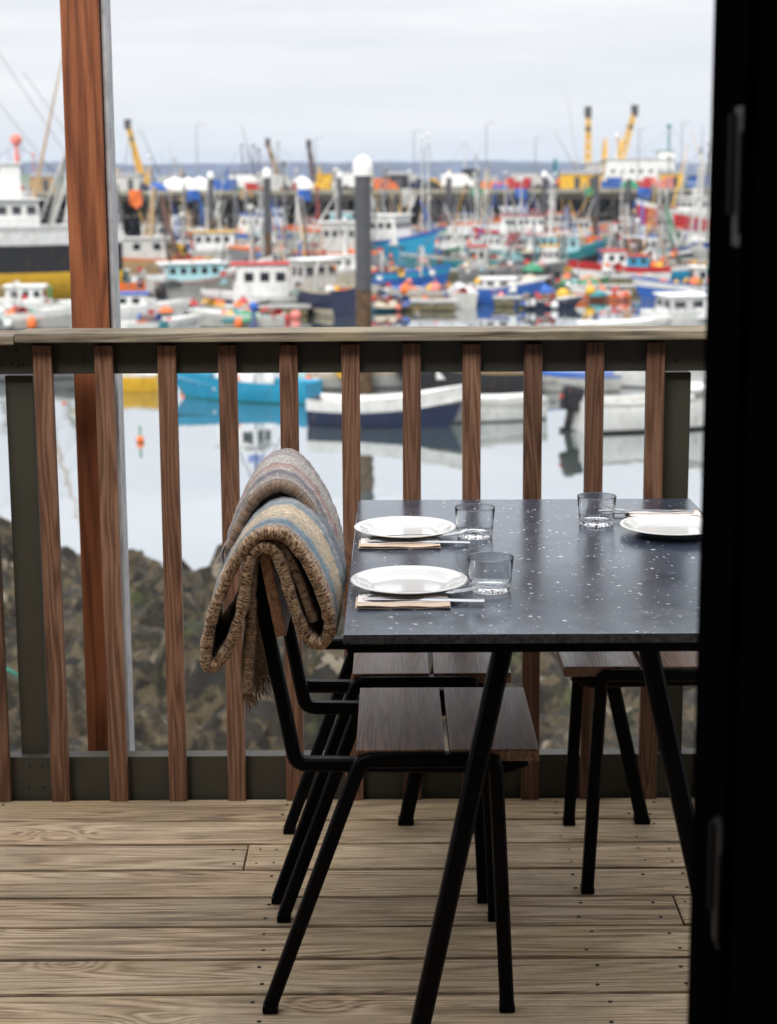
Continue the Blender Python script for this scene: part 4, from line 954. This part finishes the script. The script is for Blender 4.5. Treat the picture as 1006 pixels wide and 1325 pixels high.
far_ship('dark hooded ship with slim white radar mast behind the quay, centre', 612, 11, 184, C(BK, NV, BK, OW), ((.05, 3.0, .7, 4.2, BK, BK, 2), (-.25, 2, .6, 3.0, OW, WH, 2)), (), ((.3, .8, 4.2, YE, .1),), ((.12, 4.0, 4.6, WH, .7),), seed=7)
far_ship('ochre and blue hulled ship at the right end behind the quay', 905, 14, 178, C(GY, YE, BL, BL), ((.0, 4, .8, 3.0, BL, NV, 3), (.3, 3, .6, 2.6, YE, GN, 3)), (), ((-.2, .8, 4.2, BL, .1),), ((.0, 3, 4.0, GY, .8),), seed=8)
far_ship('white and grey ship with thin aerials left of the big pile, behind the quay', 325, 12, 178, C(NV, OW, BL, OW), ((.0, 5, .8, 3.2, WH, NV, 4),), (), ((-.25, .8, 4.8, OW, .1), (.3, .7, 4.4, BL, 0)), ((.1, 3.2, 5.0, GY, 1.1), (-.12, 3.2, 4.2, NV, .9)), seed=9)
far_ship('pale ship with pink striped mast seen left of the timber post', 35, 15, 176, C(NV, BL, OR, OW), ((-.1, 5, .8, 2.2, OW, WH, 4),), (), ((.2, .8, 3.6, OW, 0),), ((-.1, 2.2, 4.8, PK, .8), (.3, 0, 6.5, GY, .6)), seed=10)

# ------------------------------------------------------------------ piles with white caps
m_pile = plain('pile_grey_steel', (.06, .06, .066), .55, var=.15, scale=3)
m_pilelow = plain('weedy_pile_band', (.09, .05, .022), .8, var=.7, scale=4, bump=.5, bscale=12, bdist=.02)
m_cap_w = plain('white_pile_cap', (.78, .77, .74), .5, var=.06)
def pile(px, pyb, top, label, cap=True, r_=.27):
    p = at_z(px, pyb); root = empty('mooring_pile', (p.x, p.y, WATER), 0, label, 'pile', 'mooring piles standing in the water')
    b = MB(); b.lathe([(r_, 3.3), (r_, top)], 20); b.lathe([(.0001, top), (r_, top)], 20); b.build('shaft', m_pile, root)
    b = MB(); b.lathe([(r_ * 1.02, -2), (r_ * 1.03, 1.2), (r_ * 1.01, 3.35), (r_, 3.4)], 20); b.build('tidal_band', m_pilelow, root)
    if cap:
        b = MB(); b.lathe([(r_ * 1.22, top - .12), (r_ * 1.24, top + .12), (r_ * 1.24, top + .2), (r_ * 1.1, top + .32), (r_ * .75, top + .46), (r_ * .3, top + .54), (.0001, top + .56)], 20)
        b.lathe([(r_, top - .12), (r_ * 1.22, top - .12)], 20); b.build('pile_cap', m_cap_w, root)
pile(472, 506, 7.25, 'thick grey pile with white domed cap, nearest and tallest of the piles')
pile(275, 330, 7.3, 'grey capped pile, leftmost of the piles, by the white tents')
pile(348, 364, 7.3, 'grey capped pile behind the navy boat with white wheelhouse')
pile(440, 332, 7.3, 'grey capped pile just left of the thickest pile')
pile(581, 314, 7.3, 'grey capped pile right of the boat with two tall white masts')
pile(704, 316, 7.3, 'grey capped pile between the red hulled and the teal boats')
pile(771, 326, 7.35, 'dark uncapped pile in front of the big yellow derricks', False, .26)
pile(811, 312, 6.9, 'slimmer uncapped pile left of the blue A-shaped frame', False, .22)

# ------------------------------------------------------------------ pontoons and buoys
m_pont = plain('pontoon_planks', (.36, .35, .33), .8, var=.2, scale=1.5); m_float = plain('pontoon_float', (.16, .135, .07), .7, var=.4, scale=2)
def pontoon(px, py, L, label, W=1.6):
    p = at_z(px, py); root = empty('pontoon', (p.x, p.y, WATER), 0, label, 'pontoon', 'floating pontoons')
    b = MB(); b.box((0, 0, .48), (L, W, .12), bev=.02)
    for i in range(int(L / 1.2)): b.box((-L / 2 + .6 + i * 1.2, -W / 2 - .03, .46), (.12, .06, .3))
    b.build('walkway', m_pont, root)
    n = max(2, int(L / 2.4))
    for i in range(n):
        b = MB(); b.box((0, 0, 0), (L / n * .86, W * .92, .34), bev=.06); b.build('float', m_float, root, (-L / 2 + L * (i + .5) / n, 0, .2))
pontoon(540, 401, 4.4, 'short olive floated pontoon under the tan open boat')
pontoon(800, 380, 6.2, 'pale pontoon under the crimson gunwaled boat')
pontoon(745, 368, 9.0, 'grey pontoon left of the crimson gunwaled boat, below the teal boat')
pontoon(668, 396, 2.6, 'short pontoon right of the royal blue boat', 1.4)
pontoon(330, 408, 6, 'pontoon between the low white boat and the big wheelhouse')
pontoon(600, 358, 14, 'long pontoon across the centre of the harbour')
pontoon(250, 366, 10, 'pontoon behind the light blue wheelhouse')
def buoy(px, py, r_, c, label, h=0):
    p = at_z(px, py); root = empty('buoy', (p.x, p.y, WATER), 0, label, 'buoy', 'buoys floating in the harbour')
    b = MB(); b.ball((0, 0, r_ * .55), r_, 16); b.build('float', paint(c), root)
    b = MB(); b.tube([(0, 0, r_ * 1.5), (0, 0, r_ * 1.75 + h)], r_ * .16 + .01, 8)
    if h: b.ball((0, 0, r_ * 1.75 + h), r_ * .35, 8)
    b.build('top_eye', paint(GN if h else DG), root)
buoy(182, 572, .11, OR, 'small orange marker buoy with green tip floating alone on open water', .22)
buoy(241, 506, .20, OR, 'orange ball buoy beside the bow of the turquoise boat')
buoy(489, 392, .32, PK, 'coral pink buoy right of the thickest pile')
buoy(383, 412, .28, PK, 'pink buoy beside the cream bottomed navy boat'); buoy(370, 416, .25, RD, 'red buoy left of the pink one near the low white boat')
buoy(686, 372, .55, CR, 'large cream mooring buoy right of the cluttered grey boat')
buoy(729, 387, .42, YE, 'large yellow buoy, left one of the yellow pair'); buoy(747, 385, .34, YE, 'smaller yellow buoy, right one of the yellow pair')
buoy(705, 392, .26, WH, 'white buoy left of the yellow pair')
buoy(800, 377, .28, PK, 'salmon pink buoy against the pale pontoon')
buoy(66, 400, .36, WH, 'tall white buoy right of the timber post foot, by the black and yellow trawler', .5)

# ------------------------------------------------------------------ quay and what stands on it
QY = at_z(500, 299).y; QZ = .12
q = empty('quay', (0, QY, 0), 0, 'long timber quay on dark piles crossing the whole harbour', 'quay')
b = MB(); b.box((0, 8, QZ - .3), (230, 16, .6), bev=.02); b.build('quay_deck', plain('quay_concrete', (.27, .25, .19), .85, var=.3, scale=.3), q)
b = MB(); b.box((0, .4, QZ - 1.0), (230, .5, .8)); b.box((0, .2, WATER + 2.2), (230, .3, .3)); b.build('quay_beam', m_timber, q)
b = MB(); b.box((0, 7, -3.4), (230, .6, 5)); b.build('quay_void_backing', plain('painted_quay_shade', (.006, .006, .006), .9, var=.4, scale=.4), q)  # near-black sheet added to stand in for the shade under the quay
b = MB(); b.tube([(0, 0, WATER - .5), (0, 0, QZ - .7)], .24, 8)
po = b.build('quay_pile', m_timber, q, (-100, .3, 0))
for i in range(1, 64):
    for yy in ((.3, 6) if i % 2 else (.3,)):
        if i == 0 or (yy == 6 and i % 4): continue
        c = po.copy(); col.objects.link(c); c.parent = q; c.location = (-100 + i * 3.1 + (.4 if i % 5 == 0 else 0), yy, 0)
def qx(px, y=None): return (px - 512) / F * ((y or QY + 3) * .986 + 1.3 * .168)
rr = random.Random(77); ords = {}
CN = {OR: 'orange', RD: 'red', WH: 'white', BL: 'blue', YE: 'ochre', GN: 'green', OW: 'off white', NV: 'navy', GY: 'grey', TN: 'tan', CY: 'cyan', BK: 'black', PK: 'coral'}
NUM = ['leftmost', 'second', 'third', 'fourth', 'fifth', 'sixth', 'seventh', 'eighth', 'ninth', 'tenth']
items = []
for px, t, c in ((8, 'crate', BL), (28, 'crate', OR), (60, 'shed', TN), (158, 'crate', RD), (170, 'shed', OW), (184, 'heap', NV), (205, 'heap', BL), (226, 'tent', WH), (243, 'tent', WH), (260, 'tent', WH), (292, 'crate', BL), (303, 'heap', GN), (318, 'van', WH), (335, 'crate', RD), (362, 'van', OW), (380, 'crate', RD), (392, 'tent', WH), (425, 'crate', YE), (437, 'heap', OW), (452, 'shed', GY), (462, 'van', WH), (487, 'heap', GY), (501, 'crate', OR), (515, 'shed', BK), (530, 'van', OW), (545, 'crate', NV), (560, 'heap', BK), (572, 'crate', YE), (594, 'van', WH), (640, 'crate', OR), (652, 'heap', BL), (660, 'crate', OR), (672, 'crate', RD), (684, 'van', OW), (715, 'heap', NV), (728, 'crate', OR), (742, 'shed', YE), (762, 'shed', YE), (790, 'crate', BL), (815, 'heap', GN), (838, 'crate', RD), (856, 'crate', PK), (872, 'shed', YE), (892, 'crate', GN), (905, 'crate', BL)):
    x = qx(px); y = QY + 1.6 + rr.uniform(0, 3.0); k = (t, c); ords[k] = ords.get(k, -1) + 1; nn_ = ords[k]
    more = sum(1 for i_ in items if i_ == k)
    items.append(k)
    names = {'crate': ('crate_stack', 'stack of %s fish crates', 'crate stack'), 'shed': ('shed', '%s painted shed', 'shed'), 'heap': ('net_heap', 'heap of %s netting', 'net heap'), 'tent': ('covered_net_pile', '%s tarpaulin covered pile', 'covered pile'), 'van': ('van', '%s van parked', 'van')}
    nm, lb, ct = names[t]
    lab = (lb % CN[c]) + ' on the quay, ' + (NUM[nn_] if nn_ == 0 else NUM[nn_] + ' one') + ' of its colour from the left'
    if nn_ == 0: lab = (lb % CN[c]) + ' on the quay, leftmost of its colour and kind'
    o = empty(nm, (x, y, QZ + .002), rr.uniform(-.2, .2), lab, ct, 'goods and vehicles on the quay')
    if t == 'crate':
        for i in range(rr.choice((2, 3))):
            for j in range(rr.choice((2, 3))):
                b = MB(); b.box((0, 0, .25), (1.1, .8, .46), bev=.04); b.box((0, 0, .49), (.95, .66, .03), m=1); b.build('fish_crate', [paint(c), paint(DG)], o, (i * 1.15 - 1.1 + rr.uniform(-.05, .05), rr.uniform(-.1, .1), j * .5))
    elif t == 'shed':
        b = MB(); h = 2.0; b.add([(-1.7, -1.2, 0), (1.7, -1.2, 0), (1.7, 1.2, 0), (-1.7, 1.2, 0), (-1.7, -1.2, h), (1.7, -1.2, h), (1.7, 1.2, h), (-1.7, 1.2, h)], [(0, 1, 5, 4), (1, 2, 6, 5), (2, 3, 7, 6), (3, 0, 4, 7)]); b.build('wall', paint(c), o)
        b = MB(); b.box((0, -.62, h + .2), (3.6, 1.45, .08), Matrix.Rotation(R(18), 3, 'X')); b.box((0, .62, h + .2), (3.6, 1.45, .08), Matrix.Rotation(R(-18), 3, 'X')); b.build('roof', paint(GY), o)
        b = MB(); b.box((.5, -1.22, .8), (.8, .05, 1.6)); b.build('door', paint(DG), o)
    elif t == 'van':
        b = MB(); b.add([(-2.2, -.9, .35), (2.3, -.9, .35), (2.3, .9, .35), (-2.2, .9, .35), (-2.2, -.9, 2.1), (1.1, -.85, 2.1), (1.1, .85, 2.1), (-2.2, .9, 2.1), (2.2, -.88, 1.15), (2.2, .88, 1.15)], [(0, 1, 8, 5, 4), (1, 2, 9, 8), (2, 3, 7, 6, 9), (3, 0, 4, 7), (4, 5, 6, 7), (5, 8, 9, 6)]); b.build('body', paint(c), o)
        b = MB(); b.box((1.68, 0, 1.66), (.04, 1.5, .7), Matrix.Rotation(R(-49), 3, 'Y')); b.build('windscreen', m_win, o)
        for xx in (-1.4, 1.4):
            for s in (-1, 1):
                b = MB(); b.lathe([(.001, -.1), (.33, -.1), (.33, .1), (.001, .1)], 14); w_ = b.build('wheel', paint(BK), o, (xx, s * .82, .34)); w_.rotation_euler = (PI / 2, 0, 0)
    else:
        rows = []; A_ = 1.9 if t == 'tent' else 1.4; hh = 1.9 if t == 'tent' else 1.2
        for i_ in range(10):
            v = i_ / 9; rw = []
            for q_ in range(25):
                a = q_ * PI / 12; r3 = A_ * (1 - v ** 2.4) * (1 + .13 * noise.noise(Vector((math.cos(a) * 2, math.sin(a) * 2, i_ * .5 + px)))) + .01
                rw.append(Vector((r3 * math.cos(a), r3 * .75 * math.sin(a), hh * v * (1 + .08 * noise.noise(Vector((q_ * .9, px, i_)))))))
            rw[24] = rw[0].copy(); rows.append(rw)
        b = MB(); b.grid(rows); b.build('cover' if t == 'tent' else 'netting', paint(c, .8), o)
rr = random.Random(5)
for i in range(40):
    x = -75 + i * 3.9 + rr.uniform(-1.4, 1.4); b = MB()
    if i % 2: b.lathe([(.28, -.12), (.5, -.16), (.56, 0), (.5, .16), (.28, .12), (.28, -.12)], 14); o = b.build('fender_tyre', paint(BK, .8), q, (x, -.25, QZ - 1.0 - rr.random() * 1.5)); o.rotation_euler = (PI / 2, 0, 0)
    else: b.grid([[Vector((u * .35, -.12 * math.sin(u + j), -j * .45 * rr.uniform(.7, 1))) for u in range(-2, 4)] for j in range(rr.choice((4, 5, 7)))]); b.build('hung_net', paint(rr.choice((GN, OR, BL, BR, TE, TN, OW)), .9), q, (x, -.22, QZ + .1))
for i, px in enumerate((20, 172, 256, 410, 538, 632, 696, 830, 886)):
    h = 7 + (i % 3); b = MB(); b.tube([(0, 0, 0), (0, 0, h)], .09, 6, r2=.05); b.tube([(0, 0, h), (.9, 0, h + .15)], .04, 5); b.box((1.0, 0, h + .12), (.6, .25, .1), m=1)
    o = b.build('lamp_post', [paint(GY), paint(OW)], None, (qx(px), QY + 5, QZ)); tag(o, 'slim grey lamp post standing on the quay', 'lamp post', 'lamp posts along the quay')
# stone breakwater further out
b = MB(); rows = []
for i in range(161):
    x = -70 + i * 1.6; rows.append([Vector((x, y, z + .6 * noise.noise(Vector((x * .4, y, z))))) for y, z in ((0, -1), (6, 3.2), (9, 6.3), (13, 6.5), (19, -1))])
b.grid(rows, 0, False); bo = b.build('breakwater', plain('breakwater_stone', (.10, .10, .105), .9, var=.5, scale=.4), None, (60, 420, WATER)); tag(bo, 'low dark stone breakwater on the horizon behind the quay', 'breakwater')
hills('far_hills', 3000, -1900, 1500, lambda u: 45 - 12 * max(0, (u - .55)) / .45 + 2.5 * math.sin(u * 23) , (.05, .075, .125))  # blue of distant haze is partly put into the hill colour
hills('near_headland', 1500, -1300, -230, lambda u: 16 * min(1, (1 - u) * 6) + 1.5 * math.sin(u * 31), (.09, .12, .07), 300)
# ------------------------------------------------------------------ the house the camera looks out of
hs = empty('harbour_house', (0, .5, 0), 0, 'dark timber clad house with an open doorway onto the deck', 'house')
m_clad = plain('dark_cladding', (.20, .185, .165), .8, var=.3, scale=3, bump=.3)
b = MB()
for x0, x1, z0, z1 in ((-7, -1.05, -3, 3.3), (.35, 7, -3, 3.3), (-1.05, .35, 2.32, 3.3)):
    b.box(((x0 + x1) / 2, 0, (z0 + z1) / 2), (x1 - x0, .2, z1 - z0))
    n = int((z1 - z0) / .15)
    for i in range(n): b.box(((x0 + x1) / 2, .105, z0 + .075 + i * .15), (x1 - x0, .02, .138))
b.build('wall', m_clad, hs)
b = MB(); b.box((0, -3.4, 3.42), (14.4, 7.6, .2)); b.build('roof', m_clad, hs)
b = MB(); b.box((0, -3.4, 2.6), (13.8, 6.6, .1)); b.box((0, -3.4, -.1), (13.8, 6.6, .1)); b.box((0, -6.9, .2), (13.8, .2, 6.2)); b.box((-6.9, -3.4, .2), (.2, 6.8, 6.2)); b.box((6.9, -3.4, .2), (.2, 6.8, 6.2)); b.build('interior', m_clad, hs)
HAZE = True
if HAZE:
    b = MB(); b.box((0, 2900, 66), (7000, 6600, 160)); ho = b.build('haze', bpy.data.materials.new('sea_haze'), None); hm = ho.data.materials[0]; hm.use_nodes = True
    ho.location = (0, 0, 0); tag(ho, kind='stuff')
    for v in ho.data.vertices:
        v.co.z = WATER - 8 if v.co.z < 0 else 60
    t_ = hm.node_tree; [t_.nodes.remove(n) for n in list(t_.nodes) if n.type == 'BSDF_PRINCIPLED']
    pv = t_.nodes.new('ShaderNodeVolumePrincipled'); pv.inputs['Color'].default_value = (.70, .80, 1, 1); pv.inputs['Density'].default_value = .00010
    t_.links.new(pv.outputs[0], t_.nodes['Material Output'].inputs['Volume'])
# ------------------------------------------------------------------ light
w = bpy.data.worlds.new('World'); scene.world = w; w.use_nodes = True
nt = w.node_tree; nodes = nt.nodes; L = nt.links
bg = nodes['Background']; bg.inputs['Strength'].default_value = .10
SUN_EL, SUN_AZ = R(46), R(205)
sky = nodes.new('ShaderNodeTexSky'); sky.sky_type = 'NISHITA'; sky.sun_disc = False; sky.sun_elevation = SUN_EL; sky.sun_rotation = SUN_AZ
tc = nodes.new('ShaderNodeTexCoord'); sep = nodes.new('ShaderNodeSeparateXYZ'); L.new(tc.outputs['Generated'], sep.inputs[0])
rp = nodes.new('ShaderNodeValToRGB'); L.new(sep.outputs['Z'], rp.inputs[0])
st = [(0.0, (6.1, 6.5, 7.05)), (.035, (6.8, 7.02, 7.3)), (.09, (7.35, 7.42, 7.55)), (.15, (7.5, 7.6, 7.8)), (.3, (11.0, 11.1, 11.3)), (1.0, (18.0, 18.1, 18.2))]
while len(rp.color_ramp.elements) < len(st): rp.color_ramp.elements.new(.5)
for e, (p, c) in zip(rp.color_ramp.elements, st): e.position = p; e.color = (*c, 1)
mp = nodes.new('ShaderNodeMapping'); mp.inputs['Scale'].default_value = (2.2, 2.2, 26); L.new(tc.outputs['Generated'], mp.inputs[0])
nz = nodes.new('ShaderNodeTexNoise'); nz.inputs['Scale'].default_value = 1.6; nz.inputs['Detail'].default_value = 5; nz.inputs['Roughness'].default_value = .55; L.new(mp.outputs[0], nz.inputs['Vector'])
r2 = nodes.new('ShaderNodeValToRGB'); L.new(nz.outputs['Fac'], r2.inputs[0])
r2.color_ramp.elements[0].position = .35; r2.color_ramp.elements[0].color = (.90, .92, .95, 1); r2.color_ramp.elements[1].position = .68; r2.color_ramp.elements[1].color = (1.06, 1.05, 1.04, 1)
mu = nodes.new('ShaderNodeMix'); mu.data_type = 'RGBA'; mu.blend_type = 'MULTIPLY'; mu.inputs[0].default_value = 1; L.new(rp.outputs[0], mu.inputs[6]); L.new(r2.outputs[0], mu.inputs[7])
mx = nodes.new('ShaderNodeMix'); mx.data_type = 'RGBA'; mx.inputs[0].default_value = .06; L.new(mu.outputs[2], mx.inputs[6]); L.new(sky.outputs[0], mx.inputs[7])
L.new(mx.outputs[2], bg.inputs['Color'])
sl = bpy.data.lights.new('sun', 'SUN'); sl.energy = 2.2; sl.angle = R(20); sl.color = (1, .97, .93)
so = bpy.data.objects.new('sun', sl); col.objects.link(so)
sd = Vector((math.sin(SUN_AZ) * math.cos(SUN_EL), math.cos(SUN_AZ) * math.cos(SUN_EL), math.sin(SUN_EL)))
so.rotation_euler = sd.to_track_quat('Z', 'Y').to_euler()
scene.view_settings.view_transform = 'Standard'; scene.view_settings.look = 'None'; scene.view_settings.exposure = .36; scene.view_settings.gamma = 1
scene.cycles.max_bounces = 14; scene.cycles.transmission_bounces = 14; scene.cycles.diffuse_bounces = 4; scene.cycles.glossy_bounces = 5; scene.cycles.caustics_reflective = False; scene.cycles.caustics_refractive = True
scene.cycles.use_denoising = True
